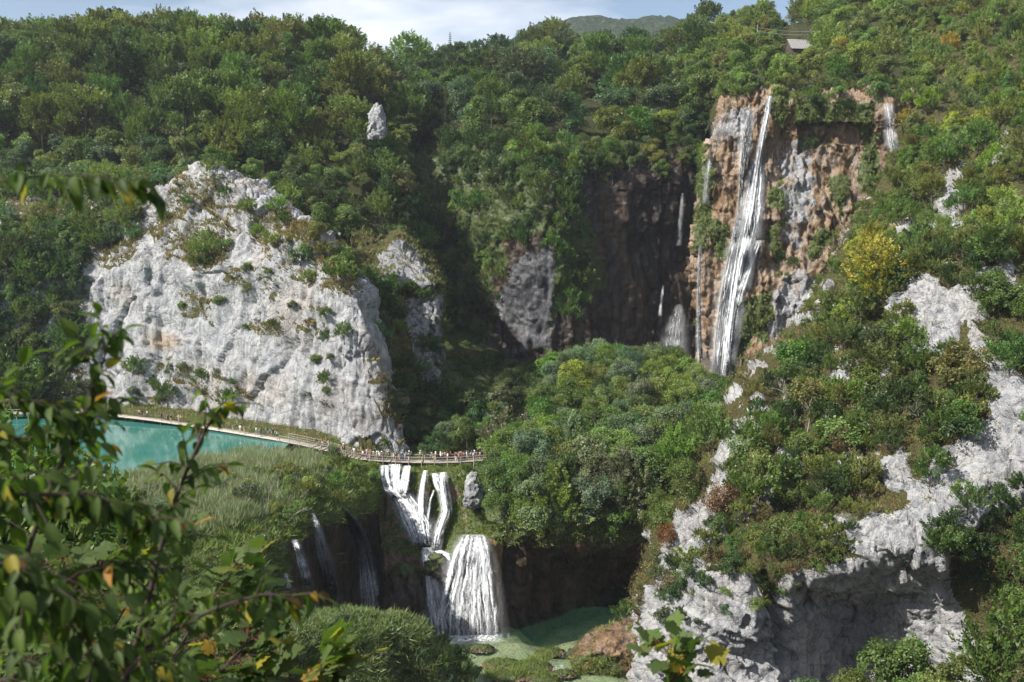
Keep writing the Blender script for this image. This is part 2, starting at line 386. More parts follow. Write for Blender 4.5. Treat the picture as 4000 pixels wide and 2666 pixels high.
# --- white cliff over the lake
def d_cliff(V, px, py, N):
    d = 3.2 * fbm(V / 15, 3, 1) + 1.3 * (ridged(V / np.array([8., 8., 13.]), 2, 4) - 0.6)
    upz = np.clip((900 - py) / 300, 0, 1) + .35 * vnoise(V / 11, 8); d = d + 0.85 * blocks(V, (7.5, 7.5, 13.0), 11) - 1.5 * np.clip(ridged(V * np.array([1, 1, .13]) / 5.5, 2, 18) - .72, 0, 1) * 3.2 - .8 * np.clip(ridged(V * np.array([1, 1, .2]) / 2.2, 2, 19) - .75, 0, 1) * 3 + (.16 + .34 * upz) * blocks(V, (2.4, 2.4, 3.2), 23) + 0.09 * blocks(V, (.9, .9, 1.2), 29) + 0.12 * fbm(V / 0.8, 3, 9) + (.3 + .5 * upz) * strata(V, 5.3, 14)
    return d - 1.0
CL_VEG = [[(560, 900), (700, 700), (830, 690), (960, 800), (900, 1010), (760, 1060), (640, 990)],
          [(960, 800), (1120, 800), (1300, 1000), (1420, 1120), (1330, 1180), (1130, 1080), (1000, 960)],
          [(690, 1130), (860, 1120), (860, 1260), (720, 1240)], [(860, 1040), (1080, 1060), (1060, 1160), (900, 1140)],
          [(1060, 1180), (1300, 1220), (1290, 1340), (1120, 1310)], [(600, 1430), (830, 1440), (1000, 1580), (820, 1590), (640, 1500)],
          [(0, 1000), (240, 1010), (420, 1040), (540, 960), (560, 900), (540, 640), (0, 640)], [(150, 1300), (330, 1320), (360, 1600), (100, 1600)],
          [(500, 1420), (600, 1420), (640, 1620), (520, 1620)], [(1430, 1350), (1540, 1500), (1600, 1750), (1500, 1700), (1420, 1500)],
          [(930, 1230), (1120, 1250), (1160, 1330), (960, 1310)]]
def a_cliff(V, px, py, N):
    wx, wy = warp(px, py, V, 60)
    reg = anyp(wx, wy, CL_VEG).astype(float)
    led = np.clip((up(N) - 0.30) / 0.35, 0, 1)
    veg = np.clip(0.36 * reg + 0.65 * led * (0.45 + 0.55 * reg) + 0.4 * fbm(V / 5, 3, 77) * reg + .25 * np.clip(fbm(V / 6, 3, 78) - .1, 0, 1), 0, 1) * np.clip((py - 400) / 200, 0, 1)
    stain = np.clip(1 - np.hypot((px - 640) / 90, (py - 1335) / 50), 0, 1) + 0.25 * np.clip(fbm(V / 9, 2, 55) * 2 - 0.3, 0, 1)
    return dict(veg=veg, stain=np.clip(stain, 0, 1))
G_CLIFF = [
    [(-200, 1590, 232), (150, 1605, 230), (400, 1640, 224), (700, 1672, 215), (1000, 1722, 205), (1250, 1772, 196), (1450, 1812, 192), (1640, 1835, 193), (1720, 1800, 217)],
    [(-200, 1400, 228), (180, 1420, 230), (420, 1440, 227), (720, 1450, 219), (1000, 1460, 209), (1230, 1470, 200), (1400, 1480, 195), (1500, 1500, 197), (1560, 1500, 222)],
    [(-180, 1200, 234), (220, 1210, 234), (450, 1210, 229), (730, 1200, 221), (980, 1200, 212), (1200, 1210, 203), (1380, 1230, 196), (1450, 1250, 202), (1500, 1260, 228)],
    [(-150, 1050, 243), (280, 1060, 236), (520, 1030, 229), (750, 1020, 222), (970, 1030, 214), (1180, 1050, 207), (1340, 1080, 202), (1430, 1120, 207), (1480, 1140, 232)],
    [(-100, 900, 255), (350, 880, 246), (600, 870, 235), (780, 860, 229), (960, 880, 222), (1110, 910, 215), (1220, 960, 211), (1290, 1000, 215), (1360, 1010, 238)],
    [(0, 780, 266), (400, 740, 256), (640, 730, 243), (790, 650, 238), (930, 715, 231), (1090, 790, 225), (1190, 850, 221), (1240, 900, 226), (1320, 900, 250)],
    [(0, 770, 285), (400, 735, 275), (650, 730, 262), (810, 665, 255), (950, 725, 250), (1100, 800, 245), (1200, 865, 245), (1260, 910, 250), (1330, 900, 270)]]
terrain('left_cliff', G_CLIFF, 390, 320, d_cliff, M_ROCK, a_cliff, smooth=False)

# --- flank between the white cliff and the amphitheatre
def a_flank(V, px, py, N):
    wx, wy = warp(px, py, V, 40)
    rock = anyp(wx, wy, [[(1470, 980), (1560, 930), (1640, 1010), (1700, 1080), (1715, 1200), (1640, 1220), (1600, 1110), (1480, 1110)], [(1560, 1180), (1740, 1150), (1760, 1560), (1640, 1500)]]).astype(float)
    led = np.clip((up(N) - 0.35) / 0.3, 0, 1)
    return dict(veg=np.clip(0.75 * (1 - rock) + 0.6 * led + 0.2 * fbm(V / 4, 3, 7), 0, 1), stain=0 * px)
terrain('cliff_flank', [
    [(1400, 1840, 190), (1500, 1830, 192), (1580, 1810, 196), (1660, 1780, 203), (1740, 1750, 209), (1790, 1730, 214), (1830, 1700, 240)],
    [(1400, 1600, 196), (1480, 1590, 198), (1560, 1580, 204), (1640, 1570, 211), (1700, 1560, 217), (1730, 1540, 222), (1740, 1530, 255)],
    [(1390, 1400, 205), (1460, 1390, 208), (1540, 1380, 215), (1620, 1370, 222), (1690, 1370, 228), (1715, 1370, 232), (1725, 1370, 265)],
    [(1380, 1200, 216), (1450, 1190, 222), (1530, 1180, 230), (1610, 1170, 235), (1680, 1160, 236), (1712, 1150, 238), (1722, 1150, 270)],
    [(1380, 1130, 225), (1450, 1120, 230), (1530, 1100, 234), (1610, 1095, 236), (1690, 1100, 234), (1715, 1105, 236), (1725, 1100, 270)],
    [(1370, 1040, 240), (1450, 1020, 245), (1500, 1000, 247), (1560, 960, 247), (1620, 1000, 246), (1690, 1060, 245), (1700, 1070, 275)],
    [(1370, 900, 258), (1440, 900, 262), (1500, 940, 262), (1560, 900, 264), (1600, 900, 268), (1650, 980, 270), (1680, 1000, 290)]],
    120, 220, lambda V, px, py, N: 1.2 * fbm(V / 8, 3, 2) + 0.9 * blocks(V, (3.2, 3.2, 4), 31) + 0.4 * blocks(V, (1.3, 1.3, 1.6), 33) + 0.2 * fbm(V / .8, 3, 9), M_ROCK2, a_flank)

# --- wooded hills
def d_hill(V, px, py, N): return 1.6 * fbm(V / 14, 3, 5) + 0.5 * fbm(V / 3, 3, 6)
terrain('left_hill', [
    [(-900, 1700, 205), (-300, 1650, 215), (100, 1615, 224), (400, 1400, 245), (750, 1000, 262), (1100, 1000, 262), (1350, 1100, 262), (1560, 1150, 270), (1640, 1300, 290)],
    [(-900, 1300, 235), (-300, 1300, 240), (100, 1250, 246), (400, 1050, 258), (750, 800, 270), (1100, 850, 266), (1350, 950, 266), (1560, 950, 272), (1650, 1000, 300)],
    [(-900, 900, 270), (-300, 900, 275), (100, 880, 275), (400, 780, 278), (750, 650, 283), (1100, 680, 282), (1350, 720, 282), (1540, 760, 286), (1620, 780, 315)],
    [(-900, 565, 300), (-300, 565, 305), (100, 555, 308), (400, 535, 310), (750, 495, 312), (1100, 495, 312), (1350, 515, 312), (1520, 575, 316), (1600, 615, 340)],
    [(-900, 340, 330), (-300, 330, 335), (100, 320, 338), (400, 310, 340), (750, 310, 342), (1100, 320, 345), (1350, 370, 346), (1500, 460, 350), (1580, 500, 368)],
    [(-900, 308, 360), (-300, 293, 362), (100, 283, 365), (400, 258, 366), (750, 248, 368), (1100, 273, 370), (1320, 328, 372), (1450, 408, 374), (1540, 448, 390)],
    [(-900, 345, 430), (-300, 330, 432), (100, 320, 435), (400, 300, 436), (750, 290, 438), (1100, 315, 440), (1320, 375, 442), (1450, 435, 444), (1560, 455, 450)]],
    150, 130, d_hill, M_FOREST)
terrain('plateau', [
    [(1450, 600, 335), (1700, 580, 333), (1950, 605, 296), (2200, 640, 298), (2450, 655, 302), (2700, 590, 306), (2850, 405, 285), (3050, 365, 277), (3300, 375, 273), (3600, 385, 268), (4200, 350, 262)],
    [(1450, 440, 365), (1700, 450, 360), (1950, 480, 330), (2200, 500, 330), (2450, 510, 332), (2700, 450, 330), (2850, 335, 310), (3050, 300, 305), (3300, 290, 300), (3600, 270, 295), (4200, 200, 290)],
    [(1450, 358, 400), (1700, 348, 395), (1950, 378, 370), (2200, 388, 368), (2450, 398, 366), (2700, 340, 360), (2850, 260, 345), (3050, 230, 340), (3300, 200, 335), (3600, 150, 330), (4200, 50, 325)],
    [(1450, 353, 440), (1700, 328, 440), (1950, 328, 420), (2200, 316, 415), (2450, 326, 410), (2700, 252, 400), (2850, 190, 385), (3050, 160, 380), (3300, 130, 375), (3600, 60, 370), (4200, -80, 365)],
    [(1450, 360, 480), (1700, 345, 480), (1950, 310, 470), (2200, 275, 465), (2450, 305, 460), (2700, 220, 450), (2850, 150, 440), (3050, 110, 430), (3300, 50, 425), (3600, -40, 420), (4200, -180, 410)],
    [(1450, 385, 580), (1700, 375, 580), (1950, 345, 570), (2200, 310, 565), (2450, 335, 560), (2700, 250, 550), (2850, 180, 540), (3050, 140, 530), (3300, 80, 525), (3600, -10, 520), (4200, -150, 510)]],
    170, 110, d_hill, M_FOREST)

# --- amphitheatre: grey buttress and the dark tufa wall
def d_tufa(V, px, py, N):
    q = V * np.array([1, 1, 0.25])
    return 1.6 * fbm(V / 12, 3, 61) + 2.2 * (ridged(q / 4.5, 3, 62) - 0.6) + 0.9 * fbm(q / 1.6, 3, 63) + 0.35 * fbm(V / 0.7, 2, 64) + 0.5 * blocks(V, (2.2, 2.2, 4.0), 65)
def a_recess(V, px, py, N):
    wx, wy = warp(px, py, V, 60)
    grey = anyp(wx, wy, [[(2000, 1040), (2150, 960), (2200, 1040), (2180, 1380), (2020, 1380), (1930, 1200)], [(1840, 900), (1930, 900), (1940, 1000), (1850, 1010)]]).astype(float)
    moss = anyp(wx, wy, [[(2170, 850), (2290, 830), (2380, 1130), (2250, 1160), (2160, 1300)], [(1650, 500), (2160, 500), (2180, 860), (1960, 960), (1900, 1400), (1650, 1500)], [(2150, 1360), (2420, 1350), (2400, 1500), (2100, 1500)]]).astype(float)
    return dict(grey=0.9 * grey - 0.05, moss=np.clip(0.75 * moss + 0.1 * (up(N) > 0.5) + 0.12, 0, 1), wet_shade=np.clip(0.92 - 0.30 * grey + .5 * fbm(V * np.array([1, 1, .3]) / 7, 3, 91), 0, 1))  # recess shade painted into the tufa colour, on top of its damp brown
terrain('amphitheatre_wall', [
    [(1550, 1500, 290), (1700, 1450, 290), (1850, 1430, 285), (2000, 1440, 278), (2150, 1450, 274), (2300, 1460, 276), (2500, 1480, 282), (2650, 1490, 288), (2800, 1500, 292), (2950, 1500, 292)],
    [(1550, 1250, 296), (1700, 1240, 296), (1850, 1230, 290), (2000, 1240, 280), (2150, 1250, 275), (2300, 1250, 279), (2500, 1250, 286), (2650, 1250, 292), (2800, 1250, 296), (2950, 1250, 296)],
    [(1550, 1000, 300), (1700, 1000, 300), (1850, 1000, 292), (2000, 1000, 280), (2150, 1000, 274), (2300, 1000, 281), (2500, 1000, 289), (2650, 1000, 295), (2800, 1000, 299), (2950, 1000, 299)],
    [(1550, 800, 305), (1700, 800, 304), (1850, 800, 292), (2000, 800, 280), (2150, 800, 276), (2300, 800, 284), (2500, 800, 291), (2650, 800, 296), (2800, 800, 300), (2950, 800, 300)],
    [(1550, 660, 318), (1700, 650, 315), (1850, 640, 296), (2000, 620, 285), (2150, 650, 284), (2300, 680, 289), (2500, 690, 292), (2650, 640, 297), (2800, 600, 302), (2950, 580, 302)],
    [(1550, 540, 345), (1700, 530, 340), (1850, 570, 312), (2000, 580, 305), (2150, 610, 306), (2300, 630, 308), (2500, 620, 312), (2650, 570, 314), (2800, 530, 314), (2950, 510, 314)]],
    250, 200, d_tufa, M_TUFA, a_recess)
terrain('amphitheatre_floor', [
    [(1500, 1180, 310), (1700, 1200, 302), (1850, 1300, 292), (2000, 1390, 284), (2200, 1420, 284), (2450, 1450, 290), (2750, 1470, 296), (2950, 1480, 290)],
    [(1500, 1400, 262), (1700, 1410, 258), (1850, 1440, 255), (2000, 1480, 252), (2200, 1490, 252), (2450, 1500, 255), (2750, 1510, 262), (2950, 1510, 262)],
    [(1450, 1600, 222), (1650, 1600, 222), (1850, 1600, 221), (2000, 1600, 222), (2200, 1590, 225), (2450, 1570, 230), (2750, 1560, 238), (2950, 1560, 240)],
    [(1450, 1830, 190), (1650, 1820, 189), (1850, 1830, 188), (2000, 1830, 187), (2200, 1830, 187), (2450, 1800, 191), (2750, 1780, 196), (2950, 1780, 196)]],
    140, 130, lambda V, px, py, N: 0.8 * fbm(V / 6, 3, 15) + 0.3 * fbm(V / 1.5, 3, 16), M_MEADOW)

# --- cliff of the great fall
def a_great(V, px, py, N):
    wx, wy = warp(px, py, V, 45, 5)
    grey = anyp(wx, wy, [[(3060, 560), (3150, 560), (3190, 800), (3120, 1000), (3060, 900)], [(3020, 1120), (3110, 1060), (3180, 1080), (3080, 1450), (3010, 1460)], [(2840, 430), (2930, 410), (2930, 600), (2850, 620)]]).astype(float)
    moss = anyp(wx, wy, [[(2720, 640), (2800, 600), (2780, 800), (2740, 1000), (2700, 1000)], [(3000, 330), (3090, 330), (3080, 520), (3020, 500)], [(3000, 720), (3060, 680), (3080, 850), (3000, 820)],
                          [(3020, 880), (3080, 860), (3040, 1060), (3000, 1000)], [(2900, 1150), (3020, 1120), (3000, 1340), (2930, 1330), (2860, 1500), (2850, 1350)], [(2900, 1380), (2980, 1360), (2960, 1560), (2890, 1560)],
                          [(3100, 380), (3400, 400), (3420, 560), (3380, 560), (3340, 470), (3120, 500)], [(3370, 500), (3450, 520), (3420, 760), (3350, 750)], [(3180, 900), (3260, 880), (3220, 1020), (3170, 1000)], [(3230, 700), (3330, 700), (3260, 850)],
                          [(2760, 850), (2850, 870), (2830, 1000), (2780, 980)]]).astype(float)
    return dict(grey=np.clip(0.50 * grey + 0.10 + .25 * fbm(V / 6, 3, 66), 0, 1), moss=np.clip(0.62 * moss + 0.16 + 0.30 * fbm(V * np.array([1, 1, .4]) / 5, 3, 68) + 0.30 * np.clip(up(N) - 0.35, 0, 1), 0, 1))
terrain('great_fall_cliff', [
    [(2790, 1500, 285), (2730, 1500, 268), (2790, 1535, 262), (2880, 1570, 258), (3000, 1590, 256), (3150, 1590, 254), (3300, 1590, 252), (3500, 1570, 250)],
    [(2790, 1300, 288), (2735, 1300, 270), (2800, 1300, 264), (2900, 1300, 261), (3020, 1300, 259), (3160, 1300, 257), (3300, 1300, 255), (3500, 1280, 252)],
    [(2790, 1050, 290), (2730, 1050, 271), (2800, 1050, 266), (2920, 1050, 263), (3050, 1050, 262), (3200, 1050, 260), (3350, 1040, 258), (3550, 1020, 255)],
    [(2790, 800, 290), (2730, 800, 272), (2810, 800, 268), (2940, 800, 266), (3080, 800, 266), (3230, 800, 264), (3380, 800, 262), (3560, 780, 259)],
    [(2830, 600, 292), (2760, 590, 275), (2840, 590, 271), (2960, 580, 269), (3090, 580, 271), (3240, 580, 269), (3390, 580, 265), (3580, 560, 262)],
    [(2870, 430, 294), (2810, 420, 278), (2880, 400, 273), (2980, 385, 271), (3100, 400, 270), (3250, 400, 267), (3400, 410, 265), (3580, 400, 264)],
    [(2870, 380, 300), (2820, 370, 290), (2890, 350, 282), (2985, 340, 278), (3100, 345, 277), (3250, 355, 276), (3400, 355, 274), (3600, 345, 272)]],
    215, 310, lambda V, px, py, N: 1.25 * d_tufa(V, px, py, N) + 1.2 * blocks(V, (4.5, 4.5, 7), 66) - 3.5 * inpoly(px, py, [(3110, 470), (3420, 480), (3400, 570), (3250, 560), (3120, 600)]) + 1.5 * np.exp(-((px - 2900) / 60) ** 2 - ((py - 940) / 60) ** 2), M_TUFA_DRY, a_great)

# --- right hillside and its crags
G_RIGHT = [
    [(2620, 2850, 165), (2520, 2800, 140), (2750, 2850, 128), (3020, 2880, 126), (3350, 2880, 138), (3650, 2880, 128), (4300, 2900, 108), (5800, 2880, 94)],
    [(2620, 2600, 168), (2530, 2600, 143), (2720, 2600, 132), (2990, 2600, 133), (3300, 2600, 143), (3600, 2600, 133), (4300, 2600, 113), (5800, 2580, 99)],
    [(2620, 2350, 172), (2535, 2350, 148), (2720, 2350, 134), (2990, 2350, 132), (3300, 2340, 141), (3600, 2330, 132), (4300, 2350, 118), (5800, 2330, 104)],
    [(2680, 2150, 178), (2580, 2150, 153), (2740, 2160, 140), (3000, 2190, 131), (3300, 2190, 128), (3600, 2130, 125.5), (4300, 2120, 122), (5800, 2100, 108)],
    [(2760, 1980, 185), (2650, 1980, 158), (2800, 1980, 147), (3050, 1990, 141), (3300, 1990, 135), (3600, 1930, 131), (4300, 1900, 125), (5800, 1880, 111)],
    [(2840, 1780, 192), (2730, 1780, 166), (2900, 1760, 158), (3100, 1750, 152), (3330, 1740, 147), (3600, 1720, 138), (4300, 1700, 130), (5800, 1680, 116)],
    [(2950, 1560, 203), (2870, 1560, 182), (2980, 1540, 172), (3150, 1530, 165), (3350, 1500, 158), (3600, 1480, 148), (4300, 1450, 137), (5800, 1430, 123)],
    [(3150, 1300, 224), (3060, 1320, 202), (3150, 1300, 193), (3280, 1280, 182), (3430, 1250, 170), (3620, 1240, 157), (4300, 1200, 146), (5800, 1180, 132)],
    [(3320, 1080, 240), (3220, 1100, 215), (3300, 1090, 207), (3400, 1070, 196), (3520, 1050, 180), (3680, 1040, 166), (4300, 1020, 158), (5800, 1000, 144)],
    [(3420, 880, 252), (3330, 900, 228), (3420, 880, 222), (3520, 860, 213), (3640, 840, 203), (3780, 830, 192), (4300, 820, 178), (5800, 800, 164)],
    [(3580, 620, 265), (3480, 640, 246), (3580, 620, 240), (3680, 600, 234), (3790, 580, 227), (3920, 560, 218), (4400, 540, 205), (5900, 520, 191)],
    [(3680, 390, 280), (3570, 400, 264), (3680, 380, 260), (3800, 360, 256), (3920, 340, 250), (4060, 320, 243), (4500, 300, 230), (6000, 280, 216)],
    [(3700, 150, 320), (3620, 170, 300), (3720, 150, 297), (3850, 130, 293), (3980, 110, 288), (4120, 90, 280), (4600, 60, 265), (6100, 40, 251)],
    [(3720, -80, 360), (3650, -60, 345), (3760, -80, 340), (3900, -100, 335), (4030, -120, 330), (4200, -150, 320), (4700, -180, 305), (6200, -200, 291)]]
R_ROCK = [[(3470, 1170), (3560, 1080), (3660, 1080), (3700, 1150), (3860, 1030), (3960, 1040), (3990, 1130), (3860, 1170), (3830, 1270), (3760, 1260), (3700, 1400), (3580, 1430), (3530, 1280), (3470, 1240)],
          [(3780, 1260), (3850, 1340), (4000, 1500), (4050, 1700), (3950, 1720), (3850, 1550), (3760, 1400)], [(3640, 1800), (3560, 2000), (3700, 2130), (3900, 2000), (4100, 1950), (4100, 1650), (3900, 1600), (3780, 1700)],
          [(3440, 1790), (3560, 1760), (3560, 1930), (3460, 1930)], [(2820, 1680), (2900, 1590), (3040, 1580), (2980, 1680), (2900, 1760), (2880, 1900), (2800, 2030), (2680, 2150), (2620, 2300), (2560, 2300), (2680, 1980), (2760, 1900)],
          [(3260, 1370), (3360, 1350), (3340, 1450), (3210, 1480)], [(3190, 2030), (3420, 1990), (3640, 2010), (3640, 2130), (3480, 2150), (3420, 2190), (3250, 2130)], [(2900, 1860), (3060, 1820), (3080, 1890), (2980, 1960)],
          [(2500, 2300), (2700, 2220), (2900, 2200), (3000, 2330), (3080, 2230), (3240, 2210), (3360, 2190), (3680, 2120), (3760, 2350), (3850, 2500), (3900, 2900), (2400, 2900)],
          [(3660, 720), (3780, 620), (3760, 800), (3690, 930), (3610, 960)], [(3640, 880), (3760, 850), (3820, 900), (3700, 980)], [(3860, 540), (3960, 500), (3940, 640)], [(3890, 780), (3990, 760), (3950, 880)],
          [(2600, 2080), (2700, 1960), (2790, 1990), (2830, 2120), (2720, 2250), (2540, 2320)], [(3470, 2100), (3620, 2100), (3640, 2000), (3520, 1960)]]
def d_right(V, px, py, N):
    wx, wy = warp(px, py, V, 40, 5)
    rk = (anyp(wx, wy, R_ROCK) | ((fbm(V / 4.2, 3, 140) > .30) & (py > 1350) & (py < 2250)) | ((fbm(V / 6, 3, 141) > .40) & (py > 500) & (py <= 1350))).astype(float)
    k = np.ones(5) / 5
    for ax in (0, 1):
        rk = np.apply_along_axis(lambda m: np.convolve(np.pad(m, 2, mode='edge'), k, 'valid'), ax, rk)
    rough = 1.2 * blocks(V, (4.6, 4.6, 6.0), 41) + 0.45 * blocks(V, (1.7, 1.7, 2.2), 43) + 0.13 * blocks(V, (.7, .7, .9), 42) + 0.12 * fbm(V / 0.6, 3, 44) + 1.0 * (ridged(V / np.array([5., 5., 9.]), 3, 45) - 0.6) + 0.7 * strata(V, 3.1, 15)
    soft = 0.8 * fbm(V / 5, 3, 46) + 0.3 * fbm(V / 1.4, 3, 47)
    face = inpoly(px, py, [(3150, 2230), (3640, 2150), (3720, 2400), (3550, 2666), (3400, 2900), (3000, 2900), (3000, 2500)])
    groove = -3.0 * np.exp(-((px - (2985 + 0.12 * (py - 2200))) / 18) ** 2) * ((py > 2180) & (py < 2600))
    return 1.2 * fbm(V / 16, 3, 40) + rk * (rough * np.where(face, 0.55, 1.0) + 1.3) + (1 - rk) * soft + groove
def a_right(V, px, py, N):
    wx, wy = warp(px, py, V, 55, 5)
    rk = (anyp(wx, wy, R_ROCK) | ((fbm(V / 4.2, 3, 140) > .30) & (py > 1350) & (py < 2250)) | ((fbm(V / 6, 3, 141) > .40) & (py > 500) & (py <= 1350))).astype(float)
    led = np.clip((up(N) - 0.45) / 0.3, 0, 1)
    low = (py > 2200).astype(float)
    return dict(veg=np.clip((1 - rk) * 0.85 + led * 0.42 * (1 - 0.5 * low) + 0.2 * fbm(V / 3, 3, 48), 0, 1), stain=0.1 * np.clip(fbm(V / 6, 2, 49) * 3, 0, 1))
terrain('right_hillside', G_RIGHT, 425, 500, d_right, M_ROCK, a_right, smooth=False)

# --- tufa barrier: reed flat and grassy front, falls wall, grotto, low mounds
def a_bar(V, px, py, N):
    wx, wy = warp(px, py, V, 40, 5)
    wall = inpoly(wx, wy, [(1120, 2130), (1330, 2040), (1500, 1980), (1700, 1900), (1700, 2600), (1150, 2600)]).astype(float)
    return dict(wet_shade=wall * .9, grey=0 * px, moss=np.clip(1.0 - 0.9 * wall + 0.3 * wall * np.clip(fbm(V / 4, 3, 8) * 2, 0, 1), 0, 1))  # wall darkened for its shade as well as for running water
terrain('reed_barrier', [
    [(-400, 2150, 145), (450, 1885, 163), (700, 1820, 175), (950, 1775, 184), (1150, 1775, 186), (1350, 1800, 185), (1440, 1815, 185), (1500, 1818, 188)],
    [(-500, 2200, 134), (450, 1935, 151), (700, 1872, 159), (950, 1825, 168), (1150, 1810, 174), (1350, 1830, 177), (1430, 1838, 178), (1490, 1838, 184)],
    [(-500, 2330, 122), (450, 2080, 135), (700, 2030, 140), (950, 1980, 146), (1150, 1950, 153), (1350, 1900, 166), (1430, 1895, 172), (1485, 1885, 181)],
    [(-500, 2480, 112), (450, 2230, 124), (700, 2170, 130), (950, 2120, 136), (1120, 2070, 144), (1330, 1990, 158), (1420, 1965, 168), (1490, 1930, 180)],
    [(-500, 2600, 108), (450, 2360, 119), (700, 2320, 124), (950, 2290, 130), (1130, 2230, 142), (1330, 2130, 160), (1420, 2090, 170.5), (1500, 2050, 180)],
    [(-500, 2740, 102), (450, 2520, 112), (700, 2480, 117), (950, 2430, 124), (1130, 2380, 140), (1330, 2330, 163), (1430, 2300, 170.5), (1515, 2280, 177)],
    [(-500, 2900, 99), (450, 2720, 108), (700, 2680, 112), (950, 2620, 120), (1150, 2520, 136), (1330, 2500, 161), (1440, 2500, 168), (1520, 2500, 174)]],
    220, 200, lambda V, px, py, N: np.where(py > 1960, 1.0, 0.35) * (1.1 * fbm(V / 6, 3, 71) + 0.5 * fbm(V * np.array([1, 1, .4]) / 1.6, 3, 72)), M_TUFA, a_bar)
def a_falls(V, px, py, N):
    wx, wy = warp(px, py, V, 30, 4)
    moss = anyp(wx, wy, [[(1610, 1830), (1660, 1830), (1640, 2020), (1600, 2000)], [(1680, 1850), (1730, 1860), (1720, 2000), (1700, 2120), (1660, 2100), (1670, 1950)], [(1740, 1980), (1800, 1960), (1790, 2160), (1730, 2180)], [(1640, 2150), (1760, 2150), (1740, 2240), (1660, 2230)],
                         [(1750, 1850), (1990, 1830), (1960, 2050), (1800, 1960)], [(1800, 2110), (1850, 2090), (1830, 2160), (1800, 2180)]]).astype(float)
    return dict(grey=0 * px, moss=np.clip(0.25 + 0.6 * moss + 0.5 * (up(N) > 0.5), 0, 1))
terrain('falls_wall', [
    [(1440, 1815, 188), (1560, 1815, 187), (1640, 1818, 187), (1720, 1820, 187), (1800, 1825, 187), (1880, 1830, 188), (1990, 1835, 190)],
    [(1450, 1840, 181), (1560, 1845, 181), (1640, 1850, 181), (1720, 1850, 181), (1800, 1850, 181), (1880, 1850, 182), (1990, 1850, 184)],
    [(1470, 1980, 178), (1560, 1980, 177.5), (1640, 1990, 177), (1720, 2000, 177), (1800, 2000, 177), (1880, 1990, 177), (1990, 1980, 178)],
    [(1490, 2110, 175), (1570, 2120, 174), (1650, 2130, 173), (1720, 2140, 173), (1800, 2120, 172), (1870, 2100, 171), (1980, 2090, 172)],
    [(1500, 2160, 173), (1580, 2170, 172), (1660, 2180, 170.5), (1730, 2190, 170), (1800, 2160, 168.5), (1870, 2110, 167.5), (1960, 2120, 170)],
    [(1510, 2300, 171), (1590, 2300, 170), (1670, 2300, 168.5), (1740, 2300, 167.5), (1810, 2300, 166.5), (1880, 2280, 165.8), (1960, 2280, 168)],
    [(1510, 2520, 168.5), (1590, 2520, 167.5), (1670, 2530, 166.3), (1740, 2535, 165.6), (1810, 2540, 165), (1880, 2540, 164.8), (1960, 2540, 166)]],
    170, 220, lambda V, px, py, N: 0.8 * (ridged(V * np.array([1, 1, .3]) / 3, 3, 73) - .6) + 0.5 * fbm(V / 2.5, 3, 74) + 0.25 * fbm(V * np.array([1, 1, .3]) / .8, 3, 75), M_TUFA, a_falls)
terrain('grotto', [
    [(1880, 1830, 187), (2050, 1820, 190), (2200, 1820, 191), (2400, 1800, 194), (2600, 1780, 196), (2850, 1770, 198)],
    [(1880, 1900, 178), (2050, 1930, 174), (2200, 1940, 174), (2400, 1930, 176), (2600, 1920, 178), (2850, 1900, 182)],
    [(1900, 2020, 170), (2050, 2060, 167), (2200, 2090, 166), (2400, 2080, 167), (2600, 2070, 170), (2850, 2060, 175)],
    [(1920, 2080, 170), (2070, 2130, 171), (2220, 2180, 174), (2420, 2180, 180), (2600, 2180, 178), (2800, 2150, 178)],
    [(1930, 2250, 169), (2080, 2290, 172), (2240, 2300, 180), (2430, 2300, 186), (2590, 2280, 182), (2790, 2250, 179)],
    [(1940, 2530, 167), (2080, 2500, 170), (2240, 2435, 178), (2430, 2400, 183), (2590, 2420, 180), (2780, 2430, 178)]],
    200, 190, lambda V, px, py, N: 0.9 * fbm(V / 5, 3, 81) + 2.6 * (ridged(V * np.array([1, 1, .25]) / 4.5, 3, 82) - .6) * (py > 2080) + 0.9 * blocks(V, (2.5, 2.5, 4), 84) * (py > 2100) + 0.4 * fbm(V / 1.2, 3, 83), M_TUFA,
    lambda V, px, py, N: dict(wet_shade=np.clip(0.75 + .6 * fbm(V * np.array([1, 1, .4]) / 5, 3, 92), 0, 1) * (py > 2100), grey=0 * px, moss=np.clip((py < 2110) * 0.9 + 0.15, 0, 1)))  # cave darkness painted into the damp rock below the lip
terrain('low_mound', [
    [(800, 2520, 137), (1100, 2500, 142), (1300, 2500, 145), (1500, 2500, 147), (1680, 2545, 147), (1790, 2585, 145), (1870, 2640, 143)],
    [(850, 2440, 129), (1100, 2430, 132), (1300, 2415, 135), (1500, 2420, 137), (1660, 2480, 139), (1770, 2550, 139), (1860, 2640, 138)],
    [(880, 2520, 122), (1100, 2500, 125), (1300, 2490, 128), (1500, 2490, 130), (1640, 2550, 133), (1750, 2630, 134), (1850, 2720, 134)],
    [(880, 2760, 117), (1100, 2740, 120), (1300, 2730, 124), (1500, 2730, 127), (1620, 2760, 130), (1740, 2820, 132), (1840, 2860, 132)]],
    150, 90, lambda V, px, py, N: 2.2 * fbm(V / 5, 3, 85) + 0.8 * fbm(V / 1.7, 3, 86), M_TUFA, lambda V, px, py, N: dict(grey=0 * px, moss=np.ones_like(px)))
